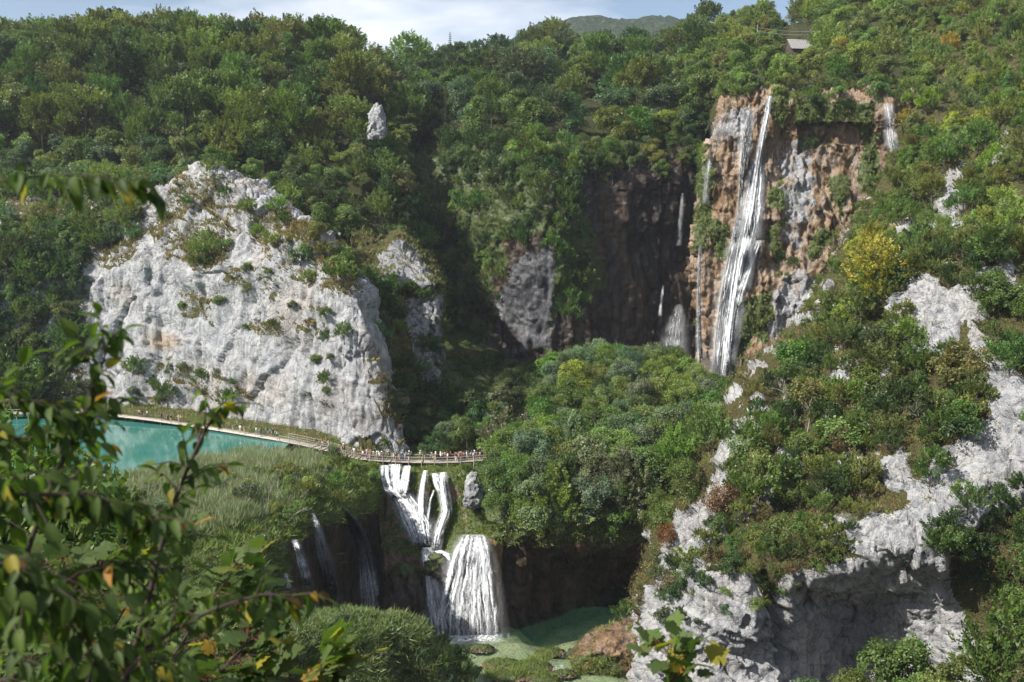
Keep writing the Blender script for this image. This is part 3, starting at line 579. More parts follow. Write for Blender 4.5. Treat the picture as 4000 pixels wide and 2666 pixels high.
terrain('tufa_ledge', [
    [(2190, 2600, 166), (2300, 2480, 168), (2400, 2440, 170), (2560, 2380, 170), (2700, 2350, 170)],
    [(2210, 2575, 159), (2300, 2490, 159), (2420, 2440, 159), (2560, 2400, 159), (2700, 2380, 159)],
    [(2235, 2600, 150), (2310, 2540, 149), (2420, 2500, 148), (2560, 2470, 147), (2700, 2440, 146)],
    [(2240, 2700, 149.5), (2330, 2700, 149), (2440, 2690, 148), (2560, 2680, 147), (2700, 2650, 147)],
    [(2240, 2880, 149), (2330, 2880, 148), (2440, 2880, 147), (2560, 2880, 146), (2700, 2880, 146)]],
    120, 100, lambda V, px, py, N: 0.7 * fbm(V / 4, 3, 87) + 0.45 * blocks(V, (2, 2, 1.0), 88) + 0.2 * fbm(V / .7, 3, 89), M_TUFA,
    lambda V, px, py, N: dict(grey=0 * px, moss=np.clip(0.32 + 0.7 * fbm(V / 3, 3, 90) + 0.35 * (py > 2560), 0, 1)))

terrain('cliff_foot', [
    [(330, 1606, 217.5), (560, 1628, 211.5), (800, 1662, 204.5), (1000, 1694, 196.5), (1130, 1716, 192), (1240, 1741, 188.8), (1420, 1790, 186.8), (1560, 1800, 186.4)],
    [(330, 1592, 222), (560, 1608, 217), (800, 1640, 210), (1000, 1672, 202), (1130, 1694, 197), (1240, 1720, 193), (1420, 1768, 191), (1560, 1782, 190)],
    [(330, 1540, 236), (560, 1560, 230), (800, 1590, 222), (1000, 1620, 213), (1130, 1645, 207), (1240, 1670, 203), (1420, 1720, 200), (1560, 1740, 200)]],
    160, 30, lambda V, px, py, N: 0.25 * fbm(V / 3, 3, 21), M_SLOPE)
# --- ground under everything, slope under the viewpoint, the far ridge
def sheet(name, x0, x1, y0, y1, nx, ny, fz, mat, attrs=None):
    X, Y = np.meshgrid(np.linspace(x0, x1, nx), np.linspace(y0, y1, ny)); Z = fz(X, Y)
    V = np.stack([X, Y, Z], -1); i = np.arange(ny - 1)[:, None] * nx; j = np.arange(nx - 1)[None]
    F = np.stack([i + j, i + j + 1, i + nx + j + 1, i + nx + j], -1).reshape(-1, 4)
    at = {k: v.ravel() for k, v in (attrs(X, Y, Z) if attrs else {}).items()}
    o = link(name, make_mesh(name, V.reshape(-1, 3), F, [mat], at, True), kind='structure')
    N = np.cross(np.gradient(V, axis=1), np.gradient(V, axis=0)); N /= np.linalg.norm(N, axis=2, keepdims=True) + 1e-9
    px, py = proj(V)
    PATCH[name] = dict(V=V.reshape(-1, 3), N=N.reshape(-1, 3), px=px.ravel(), py=py.ravel(), area=np.full(V.shape[:2], (x1 - x0) * (y1 - y0) / nx / ny).ravel(), at=at, obj=o)
    return o
def sstep(a, b, x): t = np.clip((x - a) / (b - a), 0, 1); return t * t * (3 - 2 * t)
def z_ground(X, Y):
    r = np.hypot(X, (Y - 200) * 0.9)
    return -45 + 75 * sstep(300, 900, r) + 20 * fbm(np.stack([X, Y, 0 * X], -1) / 300, 3, 99) * sstep(400, 900, r)
sheet('ground', -5000, 5000, -5000, 5000, 80, 80, z_ground, M_FOREST)
def z_near(X, Y):
    base = CAMZ - 1.7 - 0.58 * np.maximum(Y - 0.3, 0) - 1.2 * np.maximum(Y - 70, 0) - 0.3 * np.maximum(X, 0) * (Y > 0)
    return np.maximum(base, -44) + 0.15 * fbm(np.stack([X, Y, 0 * X], -1) / 2.5, 3, 98)
sheet('viewpoint_slope', -75, 75, -45, 104, 80, 80, z_near, M_FOREST)
def z_far(X, Y):
    prof = np.interp(X / Y * FPX + 2000, [-2000, 1300, 1700, 1900, 2100, 2300, 2600, 3000, 4000, 6000], [60, 150, 250, 335, 380, 395, 390, 350, 320, 300])
    p = np.stack([X, Y, 0 * X], -1)
    f1, f2, rid, off = worley(p / 11.0, 5)
    return 60 + (prof - 60) * sstep(1250, 1750, Y) * (1 - 0.4 * sstep(1900, 2600, Y)) + 14 * fbm(p / 90, 3, 97) + (7 + 5 * rid) * np.sqrt(np.clip(1 - f1 * f1, 0, 1))
t = NT('far_wood'); nzf = t.ramp(t.noise(t.pos(), 0.11, 4, 0.7), [(0.35, 0.0), (0.62, 1.0)]); t.bump(nzf, 1.0, 8.0)
M_FAR = t.done(t.mix(nzf, (0.020, 0.040, 0.018), (0.060, 0.085, 0.030)), 0.9, 0.1)
sheet('far_hill', -900, 900, 1200, 2300, 260, 130, z_far, M_FAR)

# --- water
M_LAKE = m_water('lake_water', (0.03, 0.165, 0.145), (0.06, 0.195, 0.155), 0.09, 0.10, 0.025)
M_POOL = m_water('pool_water', (0.02, 0.085, 0.05), (0.03, 0.10, 0.055), 0.15, 0.84, 0.16, (.84, .93, .86, 1))
LAKE_Z, POOL_Z = 0.95, -26.8
HAZE_DENS = 0.0001
def flat(name, pts, z, mat):
    V = [(x, y, z) for x, y in pts]
    me = bpy.data.meshes.new(name); me.from_pydata(V, [], [list(range(len(V)))]); me.materials.append(mat)
    return link(name, me, kind='structure')
flat('lake', [(-150, 146), (-64, 150), (-48, 164), (-43, 180), (-43, 193), (-54, 203), (-74, 211), (-92, 218), (-110, 232), (-150, 240)], LAKE_Z, M_LAKE)
flat('pool', [(-22, 146), (10, 140), (26, 146), (30, 176), (34, 192), (10, 196), (-4, 174), (-22, 168)], POOL_Z, M_POOL)
def z_bed(X, Y):
    p = np.stack([X, Y, 0 * X], -1)
    deep = sstep(-2, 9, X + (Y - 165) * .4 + 2.5 * fbm(p / 4, 2, 35)) * sstep(155, 164, Y + 2 * fbm(p / 3, 2, 36)) * 4.5
    return POOL_Z - 0.38 - deep + 0.40 * fbm(p / 3.0, 3, 33) + 0.25 * fbm(p / 0.9, 2, 34)
sheet('pool_bed', -24, 36, 138, 198, 90, 90, z_bed, m_ground('pool_bed', (0.42, 0.38, 0.26), (0.30, 0.31, 0.19), (0.13, 0.15, 0.07)))
sheet('lake_bed', -150, -46, 150, 240, 60, 60, lambda X, Y: LAKE_Z - 2.6 + 0.3 * fbm(np.stack([X, Y, 0 * X], -1) / 5, 2, 3), m_ground('lake_bed', (0.36, 0.36, 0.26), (0.28, 0.30, 0.2), (0.2, 0.2, 0.12)))

# ------------------------------------------------------------------ plants: meshes shared by many individuals
def leaf_quads(C, D, Nn, L, W):
    """rhombic leaves: centre, direction, normal, length, width"""
    D = D / (np.linalg.norm(D, axis=1, keepdims=True) + 1e-9)
    S = np.cross(Nn, D); S /= np.linalg.norm(S, axis=1, keepdims=True) + 1e-9
    L = np.broadcast_to(L, (len(C),))[:, None]; W = np.broadcast_to(W, (len(C),))[:, None]
    V = np.stack([C - D * L * .5, C + S * W * .5 - D * L * .05, C + D * L * .5, C - S * W * .5 - D * L * .05], 1).reshape(-1, 3)
    return V, np.arange(len(V)).reshape(-1, 4)
def sph(n, r):
    v = r.normal(size=(n, 3)); return v / (np.linalg.norm(v, axis=1, keepdims=True) + 1e-9)
def tints(n, r, lo=0.70, hi=1.30, warm=0.12):
    b = r.uniform(lo, hi, n); h = r.normal(0, warm, n)
    return np.stack([b * (1 + h), b, b * (1 - 0.6 * h)], 1)
def crown_leaves(r, H, R, style, n_cl, n_lf, leaf):
    nl = {'broad': 11, 'beech': 10, 'shrub': 7, 'open': 9}[style]; k = n_cl
    az = r.uniform(0, 6.28) + np.arange(nl) * 2.4; hz = np.concatenate([[.80 + .1 * r.random()], r.uniform(.24 if style != 'open' else .34, .84, nl - 1)])
    prof = np.sqrt(np.clip(1 - ((hz - .46) / .56) ** 2, .05, 1)); rl = R * prof * r.uniform(.35, .80, nl); rl[0] *= .3
    sl = R * r.uniform(.30, .58, nl) * (.8 if style == 'open' else 1); LCn = np.stack([rl * np.cos(az), rl * np.sin(az), hz * H], 1); lt = r.uniform(.78, 1.22, nl)
    li = r.choice(nl, k, p=sl ** 2 / (sl ** 2).sum()); d = sph(k, r); d[:, 2] = np.where((d[:, 2] < 0) & (r.random(k) < .6), -d[:, 2], d[:, 2])
    C = LCn[li] + d * (sl[li] * r.uniform(.45, 1.08, k))[:, None] * [1, 1, .9]; C[:, 2] = np.clip(C[:, 2], .07 * H, 1.0 * H)
    outw = d * .7 + np.stack([np.cos(az[li]), np.sin(az[li]), 0 * li], 1) * .4
    LC, LD, LN, T = [], [], [], []
    for i in range(k):
        n = int(n_lf * r.uniform(.6, 1.4)); tb = r.uniform(.82, 1.18) * lt[li[i]]
        if style in ('beech', 'open'):
            ax = outw[i] * .75 + np.array([0, 0, .75]) + r.normal(0, .25, 3); ax /= np.linalg.norm(ax)
            ln = r.uniform(.22, .42) * R * (1.1 if style == 'beech' else 1.25); side = np.cross(ax, r.normal(size=3)); side /= np.linalg.norm(side); nn = np.cross(ax, side)
            if nn[2] < 0: nn = -nn
            t_ = r.uniform(0, 1, n); s_ = r.uniform(-1, 1, n) * (1 - t_ * .8) * ln * .42
            p = C[i] + ax * (t_ * ln)[:, None] + side * s_[:, None] + nn * r.normal(0, .07 * ln, n)[:, None] - np.array([0, 0, 1]) * (np.abs(s_) * .3)[:, None]
            dd = ax + side * np.sign(s_)[:, None] * .7 + r.normal(0, .3, (n, 3)); nr = nn + r.normal(0, .45, (n, 3))
        else:
            ax = outw[i] * .8 + np.array([0, 0, .55]) + r.normal(0, .3, 3); ax /= np.linalg.norm(ax)
            rc = r.uniform(.13, .26) * R * (1.15 if style == 'shrub' else 1)
            u = r.normal(size=(n, 3)); u -= (u @ ax)[:, None] * ax; u /= np.linalg.norm(u, axis=1, keepdims=True) + 1e-9
            q = np.sqrt(r.uniform(0, 1, n)) * rc
            p = C[i] + u * q[:, None] + ax * (r.normal(0, .22, n) * rc - .5 * q * q / rc)[:, None] - np.array([0, 0, .12]) * q[:, None]
            dd = u + r.normal(0, .4, (n, 3)); nr = ax + u * .45 + r.normal(0, .55, (n, 3))
        LC.append(p); LD.append(dd); LN.append(nr); T.append(tints(n, r) * tb)
    LC = np.concatenate(LC); n = len(LC); s = r.uniform(.75, 1.25, n) * leaf
    V, F = leaf_quads(LC, np.concatenate(LD), np.concatenate(LN), s, s * .62)
    return V, F, np.repeat(np.concatenate(T), 4, 0), C
def limbs(mb, r, C, H, rt, base_k=.12, n=10, lean=0.0):
    bend = r.normal(0, .03 * H, (2,))
    hs = np.linspace(-.04, .86, 7) * H
    trunk = np.stack([bend[0] * (hs / H) ** 2 + lean * hs, bend[1] * (hs / H) ** 2, hs], 1)
    mb.tube(trunk, rt * np.linspace(1.15, .18, 7), 6)
    idx = r.permutation(len(C))[:n]
    for i in idx:
        e = C[i]; z0 = np.clip(e[2] - np.hypot(*e[:2]) * r.uniform(.5, 1.0), base_k * H, .8 * H)
        k = z0 / H; a = np.array([bend[0] * k * k + lean * z0, bend[1] * k * k, z0]); m = (a + e) / 2 + np.array([0, 0, -.05 * H]) + r.normal(0, .03 * H, 3)
        mb.tube([a, a * .6 + m * .4 + np.array([0, 0, .0]), m, e], rt * np.array([.5, .36, .24, .06]) * (1 - .45 * k), 4, False)
TREES = {}
def new_tree(kind, seed, H, R, style, n_cl, n_lf, leaf, rt=None, bark=None, nlimb=10):
    r = np.random.default_rng(seed); V, F, T, C = crown_leaves(r, H, R, style, n_cl, n_lf, leaf)
    mb = MB(); limbs(mb, r, C, H, rt or H * .017, n=nlimb)
    TREES.setdefault(kind, []).append((mb.mesh(kind + '_trunk', bark or M_BARK, True), make_mesh(kind + '_crown', V, F, [M_LEAF], {'tint': T}), H, R))
def new_spruce(kind, seed, H, R, n_wh=26, bare=0.12, dead=False):
    r = np.random.default_rng(seed); mb = MB(); mb.tube([(0, 0, -.5), (0, 0, H * .5), (0, 0, H)], [H * .016, H * .009, .02], 6)
    LC, LD, LN = [], [], []
    for i, k in enumerate(np.linspace(bare, .985, n_wh)):
        z = k * H; L = R * (1 - k) ** .8 * r.uniform(.8, 1.1) + .25
        for a in r.uniform(0, 6.28) + np.arange(6) * 1.047 + r.normal(0, .2, 6):
            l = L * r.uniform(.7, 1.15); u = np.array([math.cos(a), math.sin(a), 0]); tip = u * l + np.array([0, 0, -.28 * l + .12 * l])
            mb.tube([(0, 0, z), np.array([0, 0, z]) + tip * .55 + (0, 0, -.06 * l), np.array([0, 0, z]) + tip], [.03 + .012 * l, .025, .01], 3, False)
            n = int(5 + l * (6 if dead else 15)); t_ = r.uniform(.15, 1, n); s_ = r.uniform(-1, 1, n) * .28 * l * (1.1 - t_); sd = np.array([-u[1], u[0], 0])
            LC.append(np.array([0, 0, z]) + tip * t_[:, None] + sd * s_[:, None] + np.array([0, 0, -.1]) + r.normal(0, .06, (n, 3)))
            LD.append(u + sd * np.sign(s_)[:, None] * .8 + r.normal(0, .2, (n, 3)) + (0, 0, -.25)); LN.append(np.array([0, 0, 1.]) + r.normal(0, .35, (n, 3)))
    LC = np.concatenate(LC); n = len(LC); V, F = leaf_quads(LC, np.concatenate(LD), np.concatenate(LN), r.uniform(.3, .55, n), .10 if dead else .17)
    TREES.setdefault(kind, []).append((mb.mesh(kind + '_trunk', M_BARK, True), make_mesh(kind + '_crown', V, F, [M_LEAF], {'tint': np.repeat(tints(n, r), 4, 0)}), H, R))
for s in range(5): new_tree('beech_tree', 100 + s, 17, 5.9 + .4 * (s % 3), 'beech', 290, 42, .48)
for s in range(5): new_tree('maple_tree', 120 + s, 15, 5.4 + .4 * (s % 3), 'broad', 200, 55, .45)
for s in range(4): new_tree('hornbeam_tree', 140 + s, 9, 3.6 + .25 * s, ('broad', 'beech')[s % 2], 165, 48, .33)
for s in range(4): new_tree('hazel_tree', 150 + s, 8, 3.4 + .25 * s, ('broad', 'beech')[s % 2], 165, 46, .32)
for s in range(3): new_tree('ash_tree', 160 + s, 8, 2.9 + .25 * s, 'open', 130, 44, .30, nlimb=20)
for s in range(4): new_tree('scrub_tree', 180 + s, 5, 2.1 + .2 * s, 'open', 105, 36, .235, nlimb=26)
for s in range(4): new_tree('shrub', 200 + s, 2.6, 1.7 + .15 * s, ('shrub', 'open')[s % 2], 80, 36, .20, rt=.04, nlimb=20)
for s in range(4): new_tree('bush', 210 + s, 2.6, 1.6 + .15 * s, ('open', 'shrub')[s % 2], 80, 36, .20, rt=.04, nlimb=20)
for s in range(4): new_tree('alder_tree', 220 + s, 12, 4.4 + .3 * s, 'broad', 240, 62, .31, bark=M_BARKP, nlimb=16)
for s in range(3): new_spruce('spruce_tree', 240 + s, 17, 2.9)
new_spruce('dead_spruce', 250, 8.5, 2.2, 22, .1, True)

ORD = lambda n: ['first', 'second', 'third', 'fourth', 'fifth', 'sixth', 'seventh', 'eighth', 'ninth', 'tenth'][n - 1] if n <= 10 else '%d%s' % (n, 'th' if 10 < n % 100 < 14 else {1: 'st', 2: 'nd', 3: 'rd'}.get(n % 10, 'th'))
def plant(kind, loc, H, color, label, cat, group=None, wide=1.0, variant=None, rz=None, name=None, lean=(0, 0)):
    tm, cm, h0, r0 = TREES[kind][(random.randrange(len(TREES[kind])) if variant is None else variant) % len(TREES[kind])]
    s = H / h0
    e = link(name or kind, None, label=label, cat=cat, group=group, loc=loc)
    e.scale = (s * wide, s * wide, s); e.rotation_euler = (lean[0], lean[1], random.uniform(0, 6.28) if rz is None else rz)
    a = link('trunk', tm, e); b = link('crown', cm, e); b.color = (*color, 1)
    e.empty_display_size = .5
    return e
def lookup(patch, px, py):
    q = PATCH[patch]; d = np.hypot(q['px'] - px, q['py'] - py); m = d < d.min() + 14
    i = np.where(m)[0][np.argmin(q['V'][m, 1])]; return q['V'][i], q['N'][i]
def scatter(patch, polys, spacing, nmax, holes=(), seed=1, cond=None, start=()):
    q = PATCH[patch]; m = anyp(q['px'], q['py'], polys) & (q['area'] > 0)
    if holes: m &= ~anyp(q['px'], q['py'], holes)
    if cond is not None: m &= cond(q)
    idx = np.where(m)[0]; r = np.random.default_rng(seed)
    if not len(idx): return np.zeros((0, 3)), np.zeros((0, 3))
    pr = q['area'][idx]; cand = r.choice(idx, size=min(len(idx), nmax * 40), p=pr / pr.sum(), replace=True)
    pts = list(start); out = []; A = np.empty((nmax + len(pts) + 1, 3)); n = 0
    for p_ in pts: A[n] = p_; n += 1
    for i in cand:
        v = q['V'][i]
        if n == 0 or ((A[:n] - v) ** 2).sum(1).min() > (spacing * r.uniform(.75, 1.25)) ** 2:
            A[n] = v; n += 1; out.append(i)
            if len(out) >= nmax: break
    return q['V'][out], q['N'][out]
GREENS = dict(dark=(0.053, 0.092, 0.025), mid=(0.098, 0.150, 0.034), olive=(0.138, 0.165, 0.040), light=(0.162, 0.214, 0.052), blue=(0.080, 0.128, 0.052), lime=(0.20, 0.25, 0.040),
              yellow=(0.29, 0.26, 0.042), orange=(0.34, 0.18, 0.037), rust=(0.18, 0.085, 0.030), brown=(0.145, 0.120, 0.056), grey=(0.136, 0.174, 0.094))
TONE = dict(dark='dark green', mid='mid green', olive='olive green', light='light green', blue='bluish green', lime='lime green', yellow='yellow', orange='orange', rust='rust red', brown='brown', grey='grey-green')
USED = {}
def wood(patch, polys, spacing, nmax, kinds, tones, hr, where, group, holes=(), seed=1, bands=None, cond=None, wide=(.9, 1.15), start=(), sink=.4):
    """plants trees over a stretch of terrain; each is told apart by its row and its place in that row"""
    V, N = scatter(patch, polys, spacing, nmax, holes, seed, cond, start)
    if not len(V): return []
    r = random.Random(seed); px, py = proj(V); order = np.argsort(py); nb = bands or max(1, int(round(len(V) / 14)))
    row = np.zeros(len(V), int); row[order] = np.arange(len(V)) * nb // len(V); res = []
    for b in range(nb):
        ids = [i for i in np.where(row == b)[0]]; ids.sort(key=lambda i: px[i])
        for k, i in enumerate(ids):
            kind = r.choices([a for a, _ in kinds], [c for _, c in kinds])[0]; tone = r.choices([a for a, _ in tones], [c for _, c in tones])[0]
            col = tuple(c * r.uniform(.85, 1.18) for c in GREENS[tone]); nm = kind.replace('_', ' ')
            rowtxt = '' if nb == 1 else ', %s' % ('top row' if b == 0 else 'bottom row' if b == nb - 1 else ORD(b + 1) + ' row')
            lab = '%s %s, %s from left%s %s' % (TONE[tone], nm, ORD(k + 1), rowtxt, where)
            loc = V[i] - np.array([0, 0, sink])
            res.append(plant(kind, loc, r.uniform(*hr) * (1.15 if kind == 'beech_tree' else 1), col, lab, 'shrub' if kind in ('shrub', 'bush') else 'tree', group, r.uniform(*wide)))
    return res
ALL = [(-300, -400), (4300, -400), (4300, 3000), (-300, 3000)]

# the left hill
wood('left_hill', [[(-200, 150), (1700, 150), (1700, 640), (-200, 640)]], 7.6, 210, [('beech_tree', 8), ('maple_tree', 2)], [('olive', 4), ('mid', 5), ('dark', 2), ('light', 1)], (13, 18), 'on the left hill', 'trees on the left hill', seed=11, bands=9)
wood('left_hill', [[(-200, 640), (300, 640), (900, 640), (900, 900), (250, 1000), (300, 1620), (-200, 1620)]], 6.3, 90, [('maple_tree', 5), ('hazel_tree', 3)], [('dark', 3), ('mid', 3), ('blue', 2), ('light', 1)], (8, 13), 'beside and above the lake cliff', 'trees beside the lake cliff', seed=12, bands=6)
wood('left_hill', [[(880, 640), (1720, 640), (1720, 1200), (880, 1000)]], 6.0, 60, [('maple_tree', 3), ('hornbeam_tree', 4)], [('mid', 4), ('dark', 3), ('light', 2), ('olive', 2)], (7, 12), 'behind the white cliff', 'trees behind the white cliff', seed=13, bands=4)
# plateau over the amphitheatre and the great fall
wood('plateau', [[(1400, 130), (2760, 130), (2760, 700), (1400, 700)]], 7.6, 190, [('maple_tree', 6), ('beech_tree', 3), ('spruce_tree', .7)], [('mid', 4), ('dark', 3), ('blue', 3), ('olive', 2), ('light', 2)], (13, 19), 'above the dark amphitheatre', 'trees above the amphitheatre', seed=14, bands=9)
wood('plateau', [[(2760, 60), (3620, 60), (3620, 420), (2760, 420)]], 6.6, 130, [('maple_tree', 5), ('hornbeam_tree', 4)], [('light', 4), ('olive', 3), ('mid', 4), ('lime', 1)], (8, 13), 'above the great waterfall', 'trees above the great waterfall', seed=15, bands=6,
     holes=[[(3030, 100), (3210, 100), (3200, 285), (3050, 285)]])
wood('plateau', [[(3030, 215), (3210, 215), (3200, 290), (3050, 290)]], 3.2, 12, [('bush', 1)], [('light', 3), ('olive', 2)], (2, 3), 'in front of the cabin', 'shrubs before the cabin', seed=51, bands=1)
wood('plateau', [[(2900, -120), (4100, -120), (4100, 90), (2900, 70)]], 9.0, 60, [('maple_tree', 5), ('beech_tree', 4)], [('dark', 5), ('blue', 2)], (14, 18), 'on the topmost wooded rise', 'trees on the rise at the top', seed=16, bands=3)
wood('amphitheatre_wall', [[(2230, 590), (2760, 520), (2760, 700), (2240, 740)]], 4.4, 26, [('maple_tree', 4), ('alder_tree', 2)], [('mid', 4), ('dark', 3), ('blue', 2), ('light', 1)], (6, 10), 'on the rim of the dark wall', 'trees on the rim of the dark wall', seed=52, bands=2)
wood('left_cliff', [[(-180, 980), (340, 980), (300, 1180), (330, 1600), (-180, 1600)]], 4.4, 60, [('hazel_tree', 5), ('maple_tree', 3)], [('dark', 4), ('mid', 4), ('blue', 2)], (6, 10), 'on the bank left of the cliff', 'trees on the bank left of the lake cliff', seed=53, bands=4)
# right hillside
wood('right_hillside', [[(3600, 0), (4500, -120), (4500, 1050), (3520, 1080), (3260, 1300), (3150, 1420), (3370, 1000), (3520, 700)]], 4.8, 300, [('hazel_tree', 6), ('ash_tree', 4)], [('light', 5), ('olive', 4), ('mid', 4), ('lime', 1.2), ('yellow', .35)], (4.5, 7.5), 'on the upper right hillside', 'trees on the upper right hillside', seed=17, bands=14,
     holes=R_ROCK[9:13])
wood('right_hillside', [[(3180, 1400), (3500, 1080), (3560, 1450), (3720, 1420), (3860, 1560), (3760, 1720), (3560, 1740), (3420, 1800), (3380, 1960), (3200, 2020), (2960, 2010), (2760, 2100), (2700, 2060), (2880, 1880), (2960, 1660), (2900, 1600), (3000, 1520)]], 3.7, 170, [('scrub_tree', 6), ('ash_tree', 2), ('bush', 4)], [('olive', 4), ('mid', 5), ('dark', 2), ('brown', .5)], (2.6, 6), 'on the right scrub slope', 'scrub on the right slope', seed=18, bands=7, cond=lambda q: q['at']['veg'] > .5)
wood('right_hillside', [[(3600, 1020), (4080, 960), (4080, 1700), (3960, 1560), (3860, 1330), (3700, 1180)], [(3640, 1740), (3760, 1700), (3700, 1880), (3600, 1920)]], 4.2, 45, [('scrub_tree', 6), ('bush', 3)], [('mid', 5), ('dark', 3), ('olive', 2)], (2.6, 5.5), 'among the upper right crags', 'scrub among the upper right crags', seed=19, bands=3, cond=lambda q: q['at']['veg'] > .4)
wood('right_hillside', [[(3660, 2050), (4080, 1960), (4080, 2400), (3850, 2420), (3700, 2250)]], 3.6, 26, [('hornbeam_tree', 3), ('scrub_tree', 3)], [('mid', 4), ('dark', 4)], (4, 6.5), 'beside the grey face', 'trees right of the grey face', seed=20, bands=2)
wood('right_hillside', [[(2780, 2040), (3200, 2020), (3380, 2010), (3300, 2190), (2720, 2190)]], 2.5, 46, [('bush', 5), ('scrub_tree', 1)], [('mid', 3), ('brown', 1), ('olive', 4), ('dark', 1)], (1.2, 3.0), 'on the lip of the grey crag', 'shrubs on the lip of the grey crag', seed=54, bands=3)
wood('right_hillside', [[(2560, 2200), (3300, 2180), (3200, 2300), (2900, 2420), (2600, 2450)]], 2.6, 46, [('bush', 3), ('scrub_tree', 1)], [('mid', 3), ('dark', 2), ('olive', 2), ('brown', 1)], (1.2, 2.8), 'down the grey crag', 'shrubs on the grey crag', seed=21, bands=2)
wood('right_hillside', [[(3480, 420), (3640, 380), (3600, 700), (3440, 1000), (3240, 1300), (3120, 1440), (3020, 1400), (3190, 1150), (3330, 900), (3480, 620)]], 2.3, 90, [('bush', 4), ('scrub_tree', 2)], [('light', 4), ('mid', 3), ('olive', 3)], (1.4, 3.2), 'along the upper right ridge', 'shrubs along the upper right ridge', seed=56, bands=6)
wood('great_fall_cliff', [[(2800, 345), (3000, 325), (2990, 375), (2900, 390), (2830, 420)]], 2.0, 26, [('shrub', 4), ('scrub_tree', 2)], [('mid', 4), ('light', 4)], (2.0, 4.2), 'on the brink of the great waterfall', 'shrubs on the brink of the great waterfall', seed=57, bands=2)
# trees between the two falls
wood('amphitheatre_floor', [[(2130, 1500), (2620, 1470), (2700, 1570), (2960, 1600), (2960, 1900), (1980, 1900), (2060, 1760), (2130, 1640)]], 4.6, 70, [('alder_tree', 8), ('hornbeam_tree', 1)], [('light', 3), ('mid', 5), ('grey', 3), ('lime', .5)], (8, 11.5), 'in the grove between the falls', 'grove between the falls', seed=22, bands=5)
wood('grotto', [[(1960, 1830), (2820, 1780), (2800, 2080), (2300, 2110), (2020, 2080), (1930, 1960)]], 4.2, 60, [('alder_tree', 6), ('hornbeam_tree', 2)], [('light', 3), ('mid', 5), ('grey', 2)], (9, 13), 'over the grotto mouth', 'grove over the grotto', seed=23, bands=4)
wood('right_hillside', [[(2680, 1640), (2840, 1620), (2840, 1680), (2700, 1980), (2600, 2120), (2560, 2100)]], 4.2, 18, [('alder_tree', 3), ('hornbeam_tree', 3)], [('mid', 4), ('light', 3)], (5, 8), 'along the foot of the right ridge', 'trees under the right ridge', seed=24, bands=2)
wood('amphitheatre_floor', [[(1620, 1560), (2010, 1560), (2000, 1720), (1960, 1800), (1640, 1800)]], 4.6, 30, [('alder_tree', 5), ('hornbeam_tree', 3)], [('mid', 4), ('grey', 3), ('dark', 2)], (5.5, 9), 'behind the crowded bridge', 'trees behind the bridge', seed=25, bands=2, holes=[[(1960, 1580), (2230, 1560), (2230, 1740), (1960, 1740)]])
wood('cliff_flank', [[(1400, 1120), (1700, 1150), (1730, 1500), (1760, 1780), (1480, 1800), (1400, 1500)]], 4.0, 50, [('hornbeam_tree', 3), ('scrub_tree', 3), ('shrub', 2)], [('mid', 4), ('grey', 3), ('dark', 3), ('olive', 1)], (2.8, 6.5), 'on the flank of the white cliff', 'trees on the cliff flank', seed=26, bands=4, cond=lambda q: q['at']['veg'] > .35)
wood('amphitheatre_wall', [[(1720, 560), (2220, 560), (2260, 900), (2180, 1000), (1760, 950)], [(1680, 900), (2000, 900), (1960, 1300), (1720, 1250)], [(2150, 950), (2280, 900), (2320, 1200), (2200, 1300)]], 4.0, 110, [('hornbeam_tree', 5), ('scrub_tree', 3)], [('mid', 4), ('dark', 4), ('light', 2)], (4, 8), 'clinging to the grey buttress', 'trees on the grey buttress', seed=27, bands=4)
wood('great_fall_cliff', [[(2830, 330), (2960, 300), (2940, 370), (2840, 400)], [(3020, 320), (3600, 330), (3580, 420), (3450, 400), (3420, 470), (3150, 450), (3040, 380)], [(2740, 600), (2800, 560), (2780, 700), (2730, 720)], [(3140, 560), (3200, 590), (3190, 640), (3130, 620)], [(3020, 1040), (3120, 1020), (3110, 1120), (3040, 1130)]], 2.5, 80, [('shrub', 4), ('scrub_tree', 2)], [('mid', 4), ('dark', 2), ('light', 3)], (1.6, 4), 'on the great waterfall cliff', 'shrubs on the great waterfall cliff', seed=28, bands=3)
# bushes on the white cliff
wood('left_cliff', [CL_VEG[0], CL_VEG[1]], 3.4, 30, [('shrub', 3), ('scrub_tree', 3)], [('light', 3), ('mid', 3), ('olive', 3), ('brown', .5)], (1.8, 4.8), 'on the top of the white cliff', 'shrubs on the cliff top', seed=29, bands=3)
wood('left_cliff', [CL_VEG[6]], 4.4, 60, [('hornbeam_tree', 4), ('scrub_tree', 4)], [('light', 4), ('mid', 4), ('grey', 2)], (4, 7.5), 'on the cliff shoulder', 'trees on the cliff shoulder', seed=30, bands=4)
wood('left_cliff', [CL_VEG[7], CL_VEG[8], CL_VEG[5]], 3.2, 30, [('shrub', 5), ('scrub_tree', 2)], [('mid', 4), ('olive', 2), ('brown', 1), ('grey', 1)], (1.6, 3.6), 'low on the white cliff', 'shrubs low on the cliff', seed=31, bands=2)
wood('left_cliff', [CL_VEG[2], CL_VEG[3], CL_VEG[4], CL_VEG[10], [(1230, 1400), (1290, 1400), (1290, 1600), (1180, 1600)]], 4.0, 18, [('shrub', 1)], [('olive', 2), ('mid', 3), ('brown', 1)], (1.2, 2.4), 'halfway up the white cliff', 'shrubs halfway up the cliff', seed=32, bands=2)
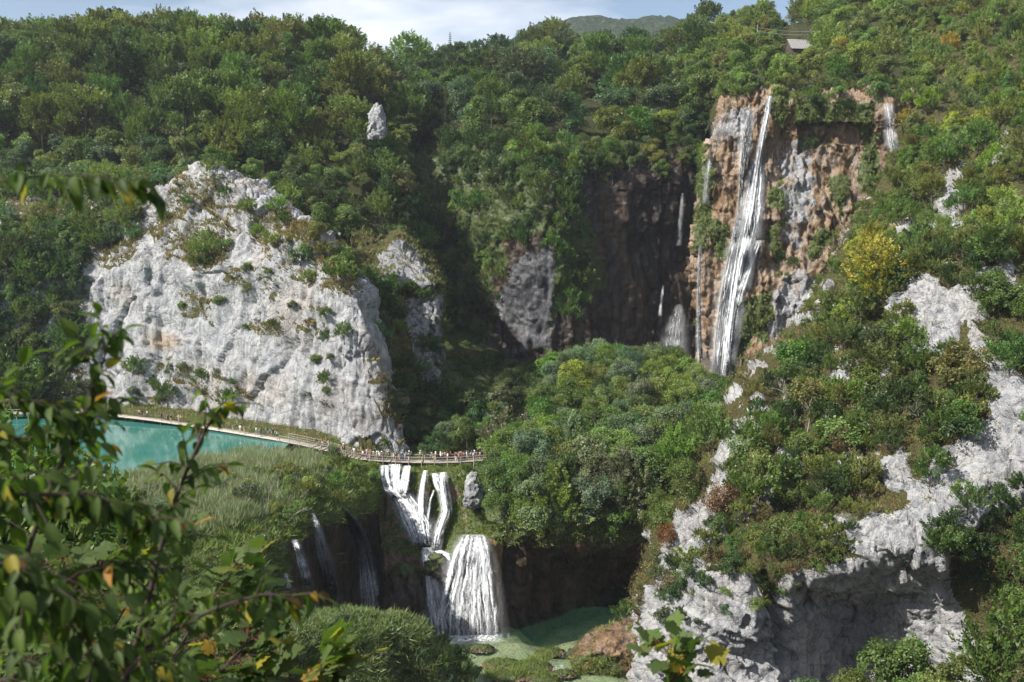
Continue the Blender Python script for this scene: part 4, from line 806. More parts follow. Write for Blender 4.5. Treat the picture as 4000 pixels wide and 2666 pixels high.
# bushes on the barrier
wood('reed_barrier', [[(1100, 1850), (1470, 1830), (1470, 1920), (1330, 1990), (1130, 2060)]], 2.8, 26, [('shrub', 1)], [('light', 3), ('olive', 3), ('mid', 2)], (1.6, 3.0), 'on the barrier left of the falls', 'shrubs on the barrier', seed=33, bands=2)
wood('falls_wall', [[(1770, 1840), (1840, 1830), (1990, 1830), (1980, 2080), (1900, 2080), (1790, 1960)]], 2.4, 18, [('shrub', 1)], [('light', 3), ('lime', 1), ('mid', 4), ('dark', 1)], (1.0, 2.2), 'beside the lower falls', 'shrubs beside the lower falls', seed=34, bands=2)
wood('reed_barrier', [[(420, 1930), (900, 1830), (1150, 1800), (1300, 1860), (1100, 2060), (700, 2150), (450, 2120)]], 4.0, 26, [('shrub', 3), ('scrub_tree', .5)], [('light', 3), ('mid', 3), ('grey', 3)], (1.4, 2.8), 'among the reeds', 'shrubs among the reeds', seed=58, bands=2)
wood('low_mound', [[(900, 2420), (1850, 2420), (1850, 2760), (900, 2760)]], 2.3, 55, [('shrub', 1)], [('grey', 3), ('mid', 3), ('dark', 1)], (.9, 2.2), 'on the grassy mound by the pool', 'shrubs on the mound', seed=35, bands=2)
# trees rising in front of the right face
for k, (px, py, Y, H, kind, tone, txt) in enumerate([(3520, 2900, 108, 13, 'maple_tree', 'mid', 'tall broad mid green tree rising before the grey face'), (3700, 2900, 102, 10, 'maple_tree', 'olive', 'olive tree at the bottom edge, before the grey face'), (3900, 2800, 104, 12, 'hornbeam_tree', 'mid', 'tree in the lower right corner'),
        (3130, 2860, 112, 7, 'hornbeam_tree', 'blue', 'bluish green bush at the foot of the grey crag'), (3330, 2880, 110, 8, 'maple_tree', 'olive', 'small olive tree beside the bluish bush under the grey face'), (4060, 2500, 112, 12, 'maple_tree', 'mid', 'tree cut off by the right edge of the picture')]):
    plant(kind, P(px, py, Y), H, GREENS[tone], txt, 'tree')
# trees that stand out
for (patch, px, py, H, kind, tone, txt, wd) in [('plateau', 2600, 560, 12, 'maple_tree', 'lime', 'bright lime green maple hanging over the dark tufa wall', 1.2), ('right_hillside', 3420, 1190, 10, 'hornbeam_tree', 'yellow', 'broad yellow-green tree right of the great waterfall', 1.25), ('right_hillside', 3340, 1300, 7, 'hornbeam_tree', 'lime', 'lime green tree below the broad yellow one', 1.1),
        ('left_hill', 300, 470, 10, 'spruce_tree', 'orange', 'orange larch-shaped conifer on the left hillside', .7), ('left_hill', 270, 560, 9, 'hornbeam_tree', 'yellow', 'yellow-leaved tree below the orange conifer', 1.1), ('left_hill', 110, 240, 14, 'maple_tree', 'orange', 'orange autumn tree on the left skyline', .9),
        ('left_hill', 900, 650, 8, 'ash_tree', 'yellow', 'thin yellow tree standing just behind the cliff peak', .8), ('left_hill', 880, 400, 5, 'scrub_tree', 'rust', 'rust red bush in the shade of the left hill', 1.2), ('left_hill', 1050, 640, 13, 'hornbeam_tree', 'light', 'tall pointed light green tree right of the cliff peak', .8),
        ('plateau', 1770, 240, 21, 'spruce_tree', 'dark', 'dark spruce tip standing up on the skyline', .7), ('plateau', 1900, 560, 24, 'spruce_tree', 'dark', 'thin half-bare spruce above the grey buttress', .6), ('plateau', 1735, 540, 19, 'spruce_tree', 'dark', 'slim spruce left of the half-bare one', .55), ('plateau', 3280, 250, 10, 'maple_tree', 'yellow', 'yellow tree right of the shingled roof', .8),
        ('left_cliff', 800, 1010, 6.5, 'hornbeam_tree', 'light', 'round light green tree near the top of the white cliff', 1.2), ('left_cliff', 1290, 920, 8, 'hornbeam_tree', 'mid', 'dense tree on the ridge right of the cliff top', 1), ('left_cliff', 1330, 1340, 4, 'scrub_tree', 'mid', 'shrub on the right shoulder of the white cliff', 1), ('left_cliff', 640, 1600, 6, 'scrub_tree', 'mid', 'green bush against the cliff beside the boardwalk', 1),
        ('left_cliff', 705, 1480, 3.5, 'scrub_tree', 'grey', 'small lone tree low on the white cliff', .8), ('left_cliff', 1260, 1510, 3, 'shrub', 'mid', 'small lone bush on the bare white rock', .8), ('cliff_flank', 1560, 1640, 7, 'hornbeam_tree', 'grey', 'pale tree at the cliff foot left of the bridge end', 1), ('grotto', 1960, 1830, 8.5, 'dead_spruce', 'brown', 'brown dead spruce at the end of the bridge', 1.1),
        ('grotto', 2060, 2080, 7, 'hornbeam_tree', 'lime', 'yellow-green bush beside the curtain fall', 1.2), ('falls_wall', 1950, 2040, 6, 'hornbeam_tree', 'dark', 'dark leafy tree leaning over the curtain fall', 1.2), ('reed_barrier', 1310, 1800, 3.6, 'scrub_tree', 'grey', 'young tree in front of the boardwalk steps', .8), ('right_hillside', 3580, 1460, 5.5, 'hornbeam_tree', 'mid', 'leafy tree under the upper right crag', 1),
        ('right_hillside', 3880, 1220, 7, 'hornbeam_tree', 'mid', 'round green tree standing on the upper right crag', 1), ('tufa_ledge', 2440, 2420, 3, 'shrub', 'mid', 'bush on the tan tufa ledge', 1), ('right_hillside', 2610, 2130, 4, 'shrub', 'rust', 'red-leaved bush at the foot of the right ridge', .6)]:
    v, n = lookup(patch, px, py); plant(kind, v - np.array([0, 0, .3]), H, GREENS[tone], txt, 'tree', wide=wd)

# ------------------------------------------------------------------ grasses, reeds, moss: what nobody could count
def pick(patch, polys, n, seed, cond=None, holes=()):
    q = PATCH[patch]; m = anyp(q['px'], q['py'], polys) & (q['area'] > 0)
    if holes: m &= ~anyp(q['px'], q['py'], holes)
    wgt = q['area'] * m
    if cond is not None: wgt = wgt * cond(q)
    r = np.random.default_rng(seed); s = wgt.sum()
    if s <= 0: return np.zeros((0, 3)), np.zeros((0, 3))
    i = r.choice(len(wgt), size=n, p=wgt / s); return q['V'][i] + r.uniform(-.25, .25, (n, 3)) * [1, 1, .2], q['N'][i]
def blades(name, label, pts, nrm, per, h, w, cols, seed, updir=.9, out=.5, spread=.45, jit=.35, clump=None):
    r = np.random.default_rng(seed); n = len(pts)
    if not n: return
    B = np.repeat(pts, per, 0); Nn = np.repeat(nrm, per, 0); k = len(B)
    B = B + r.normal(0, jit, (k, 3)) * [1, 1, .15]
    D = Nn * out + np.array([0, 0, updir]) + r.normal(0, spread, (k, 3)); D /= np.linalg.norm(D, axis=1, keepdims=True)
    hs = h * r.uniform(.5, 1.3, k) * np.repeat(r.uniform(.6, 1.3, n) * (1 + .5 * fbm(pts / 2.5, 2, 371)), per); S = np.cross(D, sph(k, r)); S /= np.linalg.norm(S, axis=1, keepdims=True) + 1e-9
    S = S * (w * r.uniform(.6, 1.4, k))[:, None]
    tip = B + D * hs[:, None] + np.stack([r.normal(0, .2, k) * hs, r.normal(0, .2, k) * hs, -.12 * hs * np.sign(updir + .01)], 1)
    V = np.stack([B - S * .65, B + S * .65, tip], 1).reshape(-1, 3); b = np.arange(k)[:, None] * 3
    cc = np.asarray(cols)[r.integers(0, len(cols), n)]; cc = np.repeat(cc, per, 0) * r.uniform(.7, 1.3, (k, 1))
    me = make_mesh(name, V, b + np.array([[0, 1, 2]]), [M_BLADE], {'tint': np.repeat(cc, 3, 0)})
    return link(name, me, kind='stuff', label=label)
def litter(name, label, pts, nrm, per, leaf, cols, seed, rad=.5, lift=.3):
    """low ground cover of small leaves in tufts"""
    r = np.random.default_rng(seed); n = len(pts); k = n * per
    C = np.repeat(pts, per, 0) + r.normal(0, rad, (k, 3)) * [1, 1, .5] + np.repeat(nrm, per, 0) * (np.abs(r.normal(0, lift, k)))[:, None]
    Nn = np.repeat(nrm, per, 0) * .6 + [0, 0, .6] + r.normal(0, .5, (k, 3)); s = leaf * r.uniform(.6, 1.4, k)
    V, F = leaf_quads(C, r.normal(size=(k, 3)), Nn, s, s * .85); V = V.reshape(-1, 4, 3)[:, [1, 2, 3]].reshape(-1, 3); F = np.arange(len(V)).reshape(-1, 3)
    cc = np.asarray(cols)[r.integers(0, len(cols), n)]; cc = np.repeat(cc, per, 0) * r.uniform(.65, 1.35, (k, 1))
    return link(name, make_mesh(name, V, F, [M_BLADE], {'tint': np.repeat(cc, 3, 0)}), kind='stuff', label=label)
DRY = [(.25, .19, .07), (.22, .15, .05), (.15, .16, .042), (.11, .14, .035), (.28, .22, .09), (.21, .115, .045)]
GRASS = [(.15, .21, .042), (.17, .235, .048), (.12, .17, .036), (.19, .215, .06)]
REED = [(.22, .265, .155), (.25, .285, .175), (.18, .235, .12), (.26, .285, .15)]
p_, n_ = pick('left_cliff', [ALL], 6500, 301, lambda q: np.clip(q['at']['veg'] - .22, 0, 1) ** 1.5 * (q['px'] > 150))
blades('cliff_grass', 'dry tan and green grass on the ledges of the white cliff', p_, n_, 8, .95, .12, DRY, 302, .8, .5)
p_, n_ = pick('cliff_foot', [ALL], 1600, 360, lambda q: (q['px'] > 330))
blades('shore_grass', 'reeds and grass between boardwalk and cliff foot', p_, n_, 8, .8, .07, GRASS + REED[:2] + DRY[:2], 361)
p_, n_ = pick('cliff_flank', [ALL], 2200, 303, lambda q: np.clip(q['at']['veg'] - .2, 0, 1))
blades('flank_grass', 'grass on the flank of the white cliff', p_, n_, 7, .9, .11, DRY[:4] + GRASS, 304)
p_, n_ = pick('right_hillside', [ALL], 6000, 305, lambda q: np.clip(q['at']['veg'] - .3, 0, 1) * (q['py'] > 950) * (q['py'] < 2666) * (60 / q['V'][:, 1]))
blades('slope_grass', 'brown and green grass between the shrubs of the right slope', p_, n_, 7, .75, .08, DRY + GRASS[:2], 306)
p_, n_ = pick('right_hillside', [ALL], 7000, 307, lambda q: np.clip(q['at']['veg'] - .3, 0, 1) * (q['py'] > 900) * (q['py'] < 2666) * (60 / q['V'][:, 1]))
litter('ground_cover', 'low russet and olive scrub covering the right slope', p_, n_, 12, .24, [(.11, .075, .035), (.075, .08, .03), (.06, .08, .025), (.13, .07, .04), (.05, .055, .025)], 308)
p_, n_ = pick('right_hillside', [ALL], 6000, 309, lambda q: np.clip(q['at']['veg'] - .3, 0, 1) * (q['py'] < 1100))
litter('hillside_brush', 'light green brush between the trees of the upper right hillside', p_, n_, 12, .34, [(.10, .13, .035), (.12, .12, .035), (.085, .115, .03), (.14, .11, .05)], 310, .6, .5)
for nm, sd, cnt, yc in (('left_hill', 350, 4200, 700), ('plateau', 352, 4200, 700)):
    p_, n_ = pick(nm, [ALL], cnt, sd, lambda q: (q['py'] < yc) * (q['V'][:, 1] < 480))
    litter('undergrowth', 'undergrowth below the trees of the ' + nm.replace('_', ' '), p_, n_, 10, .6, [(.05, .07, .02), (.07, .09, .025), (.06, .075, .03)], sd + 1, .9, .7)
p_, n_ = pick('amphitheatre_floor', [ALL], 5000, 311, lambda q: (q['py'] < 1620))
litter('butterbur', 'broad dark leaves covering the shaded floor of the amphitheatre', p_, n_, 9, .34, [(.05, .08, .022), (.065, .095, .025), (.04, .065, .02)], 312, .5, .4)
wood('amphitheatre_floor', [[(1700, 1230), (2000, 1400), (2240, 1430), (2240, 1560), (1720, 1560)]], 4.0, 34, [('shrub', 3), ('scrub_tree', 1)], [('dark', 4), ('mid', 3)], (1.6, 3.6), 'on the shaded amphitheatre floor', 'shrubs on the amphitheatre floor', seed=55, bands=3, holes=[[(1940, 1560), (2240, 1540), (2240, 1740), (1940, 1740)]])
p_, n_ = pick('reed_barrier', [ALL], 8500, 313, lambda q: (q['V'][:, 2] > LAKE_Z - 1.4) * (q['px'] < 1250) * (q['py'] < 2100))
_k = fbm(p_ / 3.5, 3, 370) > -.22; p_, n_ = p_[_k], n_[_k]
blades('reeds', 'silvery green reeds on the flat between lake and falls', p_, n_, 9, 1.9, .075, REED + [(.20, .17, .10), (.15, .20, .06)], 314, 1.0, .1, .24, .4)
p_, n_ = pick('reed_barrier', [ALL], 7000, 315, lambda q: np.clip(q['at']['moss'] - .3, 0, 1) * (np.where(q['px'] < 1050, q['py'] > 2020, q['py'] > 1780)))
blades('barrier_grass', 'long bright grass on the front of the barrier', p_, n_, 8, 1.15, .09, GRASS, 316, .7, .6, .45)
p_, n_ = pick('reed_barrier', [ALL], 4000, 317, lambda q: (q['py'] > 2080) * (q['px'] < 1130) * (fbm(q['V'] / 4, 2, 4) > .0))
litter('barrier_herbs', 'leafy herbs on the grassy front of the barrier', p_, n_, 10, .26, [(.08, .125, .025), (.065, .105, .022), (.11, .15, .03)], 318, .45, .4)
p_, n_ = pick('low_mound', [ALL], 5200, 319)
blades('mound_grass', 'thick grey-green grass over the mound by the pool', p_, n_, 8, 1.0, .08, [(.14, .195, .055), (.17, .215, .08), (.11, .16, .045), (.19, .23, .085)], 320, .55, .6)
p_, n_ = pick('falls_wall', [ALL], 5200, 321, lambda q: np.clip(q['at']['moss'] - .35, 0, 1))
blades('falls_moss', 'bright hanging moss on the wall of the lower falls', p_, n_, 7, .55, .07, [(.15, .21, .03), (.19, .23, .037), (.10, .145, .027)], 322, -.7, .6, .3, .2)
p_, n_ = pick('great_fall_cliff', [ALL], 5500, 323, lambda q: np.clip(q['at']['moss'] - .28, 0, 1))
blades('cliff_moss', 'green moss curtains on the great waterfall cliff', p_, n_, 7, .9, .11, [(.11, .15, .028), (.145, .175, .04), (.075, .10, .022)], 324, -.8, .5, .3, .3)
p_, n_ = pick('amphitheatre_wall', [ALL], 3800, 325, lambda q: np.clip(q['at']['moss'] - .35, 0, 1))
blades('wall_moss', 'dark moss and ferns on the amphitheatre wall', p_, n_, 7, .9, .12, [(.05, .075, .018), (.07, .095, .022)], 326, -.6, .6, .35, .3)
p_, n_ = pick('tufa_ledge', [ALL], 2600, 327, lambda q: np.clip(q['at']['moss'] - .4, 0, 1))
blades('ledge_grass', 'grass and moss on the tan tufa ledge', p_, n_, 7, .55, .06, GRASS + DRY[:2], 328, .4, .6)
p_, n_ = pick('grotto', [ALL], 3200, 329, lambda q: (q['py'] < 2130))
blades('grotto_grass', 'grass on the brow over the grotto', p_, n_, 7, .8, .08, GRASS, 330, .3, .6)

# ------------------------------------------------------------------ falling water
def fall(label, patch, paths, strands, off=.6, wid=(.10, .34), dens=1.0, seed=1, spray=0, name='waterfall', straight=False):
    """one waterfall: strands of water on (pixel x, pixel y, half width) paths, lying off the rock they run down"""
    r = np.random.default_rng(seed); Vs, Fs, Ds, Ss, n0 = [], [], [], [], 0; base = None; SP_ = []; VV, VF, VD, nv0 = [], [], [], 0
    for pth, share in paths:
        A = np.array(pth, float); K = 26; s = np.linspace(0, 1, K)
        seg = np.concatenate([[0], np.cumsum(np.hypot(np.diff(A[:, 0]), np.diff(A[:, 1])))]); seg /= seg[-1]
        cx, cyy, hw = (np.interp(s, seg, A[:, q]) for q in range(3))
        q = PATCH[patch]; Y = np.array([lookup(patch, a, b)[0][1] for a, b in zip(cx, cyy)])
        Y = np.minimum(Y, np.convolve(np.pad(Y, 2, mode='edge'), np.ones(5) / 5, 'valid')) - off
        if straight: Y = np.minimum.accumulate(Y)
        for i in range(int(strands * share)):
            t = np.clip(r.normal(0, .5), -1.05, 1.05); a0 = 0 if r.random() < .55 else r.uniform(0, .75); a1 = 1 if r.random() < .7 else r.uniform(a0 + .15, 1.0)
            ss = np.linspace(a0, a1, 18); wob = np.cumsum(r.normal(0, .035, 18))
            X = np.interp(ss, s, cx) + (t + wob) * np.interp(ss, s, hw); PY = np.interp(ss, s, cyy); YY = np.interp(ss, s, Y) - r.uniform(0, .5) * np.minimum(1, ss * 6) * (1 + off)
            W3 = P(X, PY, YY); wd = r.uniform(*wid) * np.interp(np.linspace(0, 1, 18), [0, .1, .8, 1], [.35, 1, 1.15, .6]); an = r.uniform(-.9, .9)
            S = np.array([math.cos(an), math.sin(an), 0]) * wd[:, None] * .5; bow = np.array([math.sin(an), -math.cos(an), 0]) * wd[:, None] * .15
            Vs.append(np.stack([W3 - S, W3 - bow * np.sign(bow[:, 1:2]), W3 + S], 1).reshape(-1, 3)); k = np.arange(17)[:, None] * 3
            Fs.append(np.concatenate([k + np.array([[0, 1, 4, 3]]), k + np.array([[1, 2, 5, 4]])]) + n0); n0 += 54
            dn = dens * r.uniform(.5, 1.25) * np.interp(np.linspace(0, 1, 18), [0, .08, .75, 1], [.75, 1, .9, .35]); Ds.append(np.stack([0.12 * dn, dn, 0.12 * dn], 1).ravel()); Ss.append(np.full(54, r.uniform(0, 60)))
            if base is None: base = W3[-1]
        for i in range(5):
            ss = np.linspace(0, 1, 22); t = r.uniform(-.35, .35); hm = np.interp(ss, s, hw); X = np.interp(ss, s, cx) + t * hm; PY = np.interp(ss, s, cyy); YY = np.interp(ss, s, Y) - r.uniform(-.1, .35); W3 = P(X, PY, YY)
            wd = hm / FPX * YY * r.uniform(1.3, 2.2); an = r.uniform(-.4, .4); ax = np.array([math.cos(an), math.sin(an), 0])
            VV.append(np.stack([W3 + ax * (u * wd)[:, None] + np.array([0, .12 * abs(u), 0]) for u in (-1, -.6, 0, .6, 1)], 1).reshape(-1, 3)); k = np.arange(21)[:, None] * 5
            VF.append(np.concatenate([k + np.array([[q, q + 1, q + 6, q + 5]]) for q in range(4)]) + nv0); nv0 += 110
            dn = min(1, dens) ** 1.5 * r.uniform(.14, .36) * np.interp(ss, [0, .06, .9, 1], [.5, 1, 1, .3]); VD.append(np.stack([0 * dn, .55 * dn, dn, .55 * dn, 0 * dn], 1).ravel())
        if spray:
            m = int(spray * share); ss = r.uniform(.15, 1.0, m) ** .7
            X = np.interp(ss, s, cx) + r.normal(0, .5, m) * np.interp(ss, s, hw); SP_.append(P(X, np.interp(ss, s, cyy) + r.normal(0, 6, m), np.interp(ss, s, Y) - np.abs(r.normal(0, .7, m))))
    e = link(name, None, label=label, cat='waterfall', group='waterfalls', loc=base)
    V = np.concatenate(Vs) - base
    link('water_strands', make_mesh(name + '_strands', V, np.concatenate(Fs), [M_FALL], {'dens': np.concatenate(Ds), 'strand': np.concatenate(Ss)}, True), e, kind='stuff')
    link('water_veil', make_mesh(name + '_veil', np.concatenate(VV) - base, np.concatenate(VF), [M_VEIL], {'dens': np.concatenate(VD)}, True), e, kind='stuff')
    if SP_:
        C = np.concatenate(SP_) - base; m = len(C); sz = r.uniform(.05, .11, m)
        V, F = leaf_quads(C, sph(m, r), sph(m, r), sz, sz)
        link('spray', make_mesh(name + '_spray', V, F, [M_SPRAY], None), e, kind='stuff')
    return e
M_SPRAY = m_plain('spray_drops', (0.86, 0.89, 0.92), 0.4, 0.05)
G = 'great_fall_cliff'
fall('tall white main plume of the great waterfall on the right', G, [([(3008, 375, 6), (2998, 440, 7), (2975, 560, 8), (2955, 680, 10), (2940, 800, 13), (2922, 930, 17)], .40), ([(2965, 620, 16), (2940, 800, 30), (2920, 930, 36)], .12), ([(2920, 910, 24), (2892, 1020, 16), (2868, 1160, 12), (2845, 1320, 11), (2828, 1490, 12)], .36), ([(2900, 950, 34), (2860, 1160, 36), (2825, 1380, 30), (2815, 1490, 30)], .12)], 230, 1.2, (0.3, 0.8), 0.84, 401, 900)
fall('thin veil left of the great waterfall plume, from its grey rock', G, [([(2935, 425, 16), (2915, 520, 20), (2900, 640, 12), (2893, 760, 8), (2890, 860, 7)], .5), ([(2885, 850, 10), (2860, 980, 13), (2838, 1090, 11), (2825, 1200, 14), (2815, 1330, 18), (2812, 1470, 20)], .5)], 110, .9, (0.25, 0.6), 0.46, 402, 600)
fall('spreading white cascade right of the great plume foot', G, [([(2965, 940, 10), (2930, 1030, 14), (2895, 1130, 16), (2870, 1230, 10)], 1)], 40, .7, (0.22, 0.66), .8, 403)
fall('straight fine veil at the left edge of the great cliff', G, [([(2735, 960, 4), (2730, 1150, 6), (2732, 1300, 9), (2740, 1450, 14)], 1)], 50, 1.6, (0.2, 0.46), 0.5, 404, 300)
fall('little threads over the upper left corner of the great cliff', G, [([(2845, 440, 18), (2825, 500, 24), (2808, 560, 20)], .6), ([(2775, 620, 6), (2762, 700, 8), (2755, 800, 8)], .4)], 46, .5, (0.2, 0.4), 0.5, 405)
fall('separate fall at the top right of the great cliff', 'right_hillside', [([(3470, 405, 14), (3478, 480, 14), (3484, 540, 16), (3492, 590, 14)], 1)], 46, 2.5, (0.2, 0.5), 0.62, 406, 80)
fall('slanting white stream on the right of the great cliff', G, [([(3310, 900, 8), (3285, 960, 12), (3262, 1000, 8)], .35), ([(3185, 1110, 8), (3140, 1190, 14), (3105, 1270, 16), (3085, 1340, 16), (3075, 1410, 12)], .65)], 90, .7, (0.2, 0.5), 0.75, 407, 200)
W = 'amphitheatre_wall'
fall('faint thread of water high on the dark tufa wall', W, [([(2668, 755, 4), (2662, 830, 5), (2655, 900, 6), (2650, 960, 7)], 1)], 14, .6, (0.12, 0.3), 0.5, 408)
fall('thin white thread halfway up the dark tufa wall', W, [([(2590, 1115, 3), (2584, 1170, 4), (2578, 1235, 5)], 1)], 10, .6, (0.13, 0.31), .8, 409)
fall('fan of thin water at the foot of the dark tufa wall', W, [([(2652, 1190, 8), (2645, 1240, 20), (2630, 1320, 34), (2620, 1420, 44)], 1)], 46, .8, (0.2, 0.5), 0.48, 410)
L = 'falls_wall'
fall('broad double cascade at the left end of the lower falls', L, [([(1508, 1818, 14), (1508, 1860, 16), (1520, 1910, 18), (1555, 1945, 20)], .24), ([(1545, 1814, 15), (1543, 1870, 15), (1548, 1915, 17), (1575, 1950, 22)], .24), ([(1592, 1820, 10), (1578, 1870, 15), (1568, 1930, 19)], .2), ([(1560, 1925, 30), (1600, 1985, 38), (1632, 2050, 42), (1652, 2130, 26)], .32)], 340, .9, (0.4, 1.0), 0.88, 411, 1100)
fall('narrow fall left of centre in the lower falls', L, [([(1662, 1838, 6), (1655, 1890, 9), (1648, 1950, 12), (1648, 2040, 12), (1660, 2120, 10)], 1)], 60, .8, (0.3, 0.6), 0.9, 412, 150)
fall('bright crooked stream in the middle of the lower falls', L, [([(1698, 1850, 8), (1708, 1890, 10), (1725, 1925, 12)], .25), ([(1730, 1845, 10), (1726, 1890, 12), (1735, 1950, 13), (1742, 2000, 12), (1722, 2050, 12), (1705, 2100, 13), (1698, 2150, 14)], .75)], 130, .8, (0.35, 0.8), 0.92, 413, 250)
fall('thin thread beside the crooked stream', L, [([(1695, 1915, 3), (1680, 1960, 4), (1672, 2020, 4), (1668, 2080, 5)], 1)], 12, .5, (0.13, 0.33), .9, 414)
fall('white cascade running left of the big curtain fall', L, [([(1668, 2140, 14), (1672, 2190, 18), (1690, 2270, 20), (1705, 2360, 26), (1730, 2450, 34), (1745, 2515, 40)], .75), ([(1700, 2150, 18), (1735, 2165, 16), (1755, 2195, 8)], .25)], 190, .9, (0.4, 1.0), 0.9, 415, 700)
fall('big white curtain fall dropping into the lower pool', L, [([(1850, 2090, 34), (1845, 2150, 54), (1838, 2230, 70), (1830, 2320, 84), (1828, 2420, 94), (1828, 2530, 100)], .8), ([(1800, 2170, 14), (1775, 2230, 20), (1760, 2300, 22)], .2)], 520, 1.0, (0.6, 1.5), 0.78, 416, 3500)
fall('small white rill right of the rock spire', 'grotto', [([(1905, 1850, 5), (1915, 1900, 6), (1922, 1945, 7)], 1)], 26, .8, (0.22, 0.55), .9, 417)
fall('short rill dropping past the dead spruce', L, [([(1893, 1822, 6), (1900, 1845, 8), (1903, 1870, 8)], 1)], 20, .6, (0.22, 0.55), .9, 418)
R = 'reed_barrier'
fall('widest grey veil down the shaded wall left of the falls', R, [([(1335, 1985, 10), (1375, 2040, 20), (1410, 2120, 22), (1432, 2220, 26), (1445, 2330, 32), (1450, 2430, 36)], 1)], 130, 1.0, (0.4, 0.9), 0.85, 419, 700)
fall('middle grey veil down the shaded wall left of the falls', R, [([(1222, 2005, 5), (1240, 2060, 10), (1258, 2140, 16), (1285, 2240, 20), (1300, 2350, 24)], 1)], 70, 1.0, (0.35, 0.8), 0.85, 420, 350)
fall('bright narrow fall at the left end of the shaded wall', R, [([(1150, 2110, 8), (1165, 2150, 12), (1185, 2220, 14), (1205, 2290, 14)], 1)], 50, .9, (0.3, 0.6), 1.0, 421, 150)
fall('short rill from the grassy bank at far left of the barrier', R, [([(1115, 2240, 6), (1125, 2290, 9), (1140, 2330, 9)], 1)], 26, .8, (0.13, 0.40), .8, 422)
fall('slanting white jet in front of the dark tufa hump', L, [([(1562, 2215, 3), (1540, 2280, 5), (1518, 2350, 8), (1500, 2425, 12)], 1)], 34, .9, (0.13, 0.40), .8, 423)
# foam and rapids on the pools
def foam(name, label, x, y, z, rx, ry, n, seed, slope=0.0):
    k = 46; X, Y = np.meshgrid(np.linspace(-1, 1, k), np.linspace(-1, 1, k)); q = np.hypot(X, Y); p = np.stack([X * rx + x, Y * ry + y, 0 * X], -1)
    Z = z + .05 + .22 * (fbm(p / .9, 3, seed) + .5) * np.clip(1 - q, 0, 1) + slope * Y * ry; V = np.stack([p[..., 0], p[..., 1], Z], -1)
    i = np.arange(k - 1)[:, None] * k; j = np.arange(k - 1)[None]; F = np.stack([i + j, i + j + 1, i + k + j + 1, i + k + j], -1).reshape(-1, 4)
    dn = np.clip((1 - q) * (1.8 if seed < 3 else .9) + .8 * fbm(p * [1, .5, 1] / 1.4, 3, seed + 5), 0, 1.4) * (q < 1)
    return link(name, make_mesh(name, V.reshape(-1, 3), F, [M_FOAM], {'dens': dn.ravel()}, True), kind='stuff', label=label)
t = NT('foam'); fn = t.noise(t.pos(), 3.4, 5, 0.75, .5)
fa = t.math('MULTIPLY', t.ramp(fn, [(0.42, 0.0), (0.60, 1.0)]), t.attr('dens').outputs['Fac'], True)
t.b.inputs['Base Color'].default_value = (.78, .82, .84, 1); t.b.inputs['Roughness'].default_value = .6; tp_ = t.new('ShaderNodeBsdfTransparent'); mx_ = t.new('ShaderNodeMixShader')
t.l.new(fa, mx_.inputs[0]); t.l.new(tp_.outputs[0], mx_.inputs[1]); t.l.new(t.b.outputs[0], mx_.inputs[2]); t.l.new(mx_.outputs[0], t.o.inputs['Surface']); M_FOAM = t.m
foam('foam', 'white foam where the curtain fall meets the lower pool', -7.3, 163.0, POOL_Z, 7.0, 4.2, 1500, 1)
foam('foam', 'foam round the foot of the great waterfall', *P(2800, 1505, 261), 3.5, 2.5, 420, 2)
for k, (x, y, rx, ry, txt) in enumerate([(6.6, 149.5, 1.6, 4.4, 'white rapids leaving the lower pool beside the tan ledge'), (4.0, 150.6, 1.8, 2.6, 'broken white water between the pool stones'), (0.6, 150.8, 3.0, 1.2, 'small white riffle among the stones left of the rapids'), (8.2, 155.5, 1.2, 1.6, 'little white spill below the tan ledge')]):
    foam('rapids', txt, x, y, POOL_Z + .05, rx, ry, 0, 3 + k, .05)

# ------------------------------------------------------------------ rocks that stand alone
def boulder(name, label, px, py, Y, size, mat, seed, cat='rock', sharp=.5, moss=.2, wet_shade=0.0, taper=.35):
    b = bmesh.new(); bmesh.ops.create_icosphere(b, subdivisions=5, radius=1.0); V = np.array([v.co[:] for v in b.verts]); F = np.array([[v.index for v in f.verts] for f in b.faces]); b.free()
    n = V.copy(); V = np.sign(V) * np.abs(V) ** .72; V[:, :2] *= (1 - taper * V[:, 2:3]); V = V * np.array(size) * .5; base = P(px, py, Y); W_ = V + base + np.array([0, 0, size[2] * .5]); m = min(size)
    V = V + n * (m * sharp * (.45 * fbm(W_ / (m * .7), 3, seed) + .5 * blocks(W_, (m * .55, m * .55, m * .8), seed + 3) + .20 * blocks(W_, (m * .2,) * 3, seed + 9) + .1 * fbm(W_ / (m * .1), 3, seed)))[:, None]
    V[:, 2] += size[2] * .5
    z = np.zeros(len(V)); return link(name, make_mesh(name, V, F, [mat], {'veg': z + .5 * (n[:, 2] > .75), 'stain': z, 'moss': np.clip(z + moss + .4 * n[:, 2], 0, 1), 'grey': z, 'wet_shade': z + wet_shade}), label=label, cat=cat, loc=base)
boulder('rock_spire', 'upright grey rock spire beside the lower falls', 1850, 1985, 174.5, (3.0, 3.0, 6.6), M_ROCK, 5, sharp=.28, taper=.25)
boulder('rock_pinnacle', 'pale rock pinnacle standing alone in the left hill forest', 1475, 545, 292, (4.6, 4.0, 10.0), M_ROCK, 6, sharp=.3)
boulder('tufa_boulder', 'reddish tufa boulder at the foot of the great waterfall', 2822, 1525, 252, (4.5, 3.5, 3.2), M_TUFA, 7)
boulder('tufa_boulder', 'brown tufa block beside the dead spruce', 1935, 1885, 176, (2.6, 2.2, 1.6), M_TUFA, 8)
boulder('tufa_hump', 'dark rounded tufa hump left of the curtain fall', 1590, 2470, 168.6, (8.2, 5.0, 12.5), M_TUFA, 9, moss=.3, wet_shade=.7, sharp=.25)
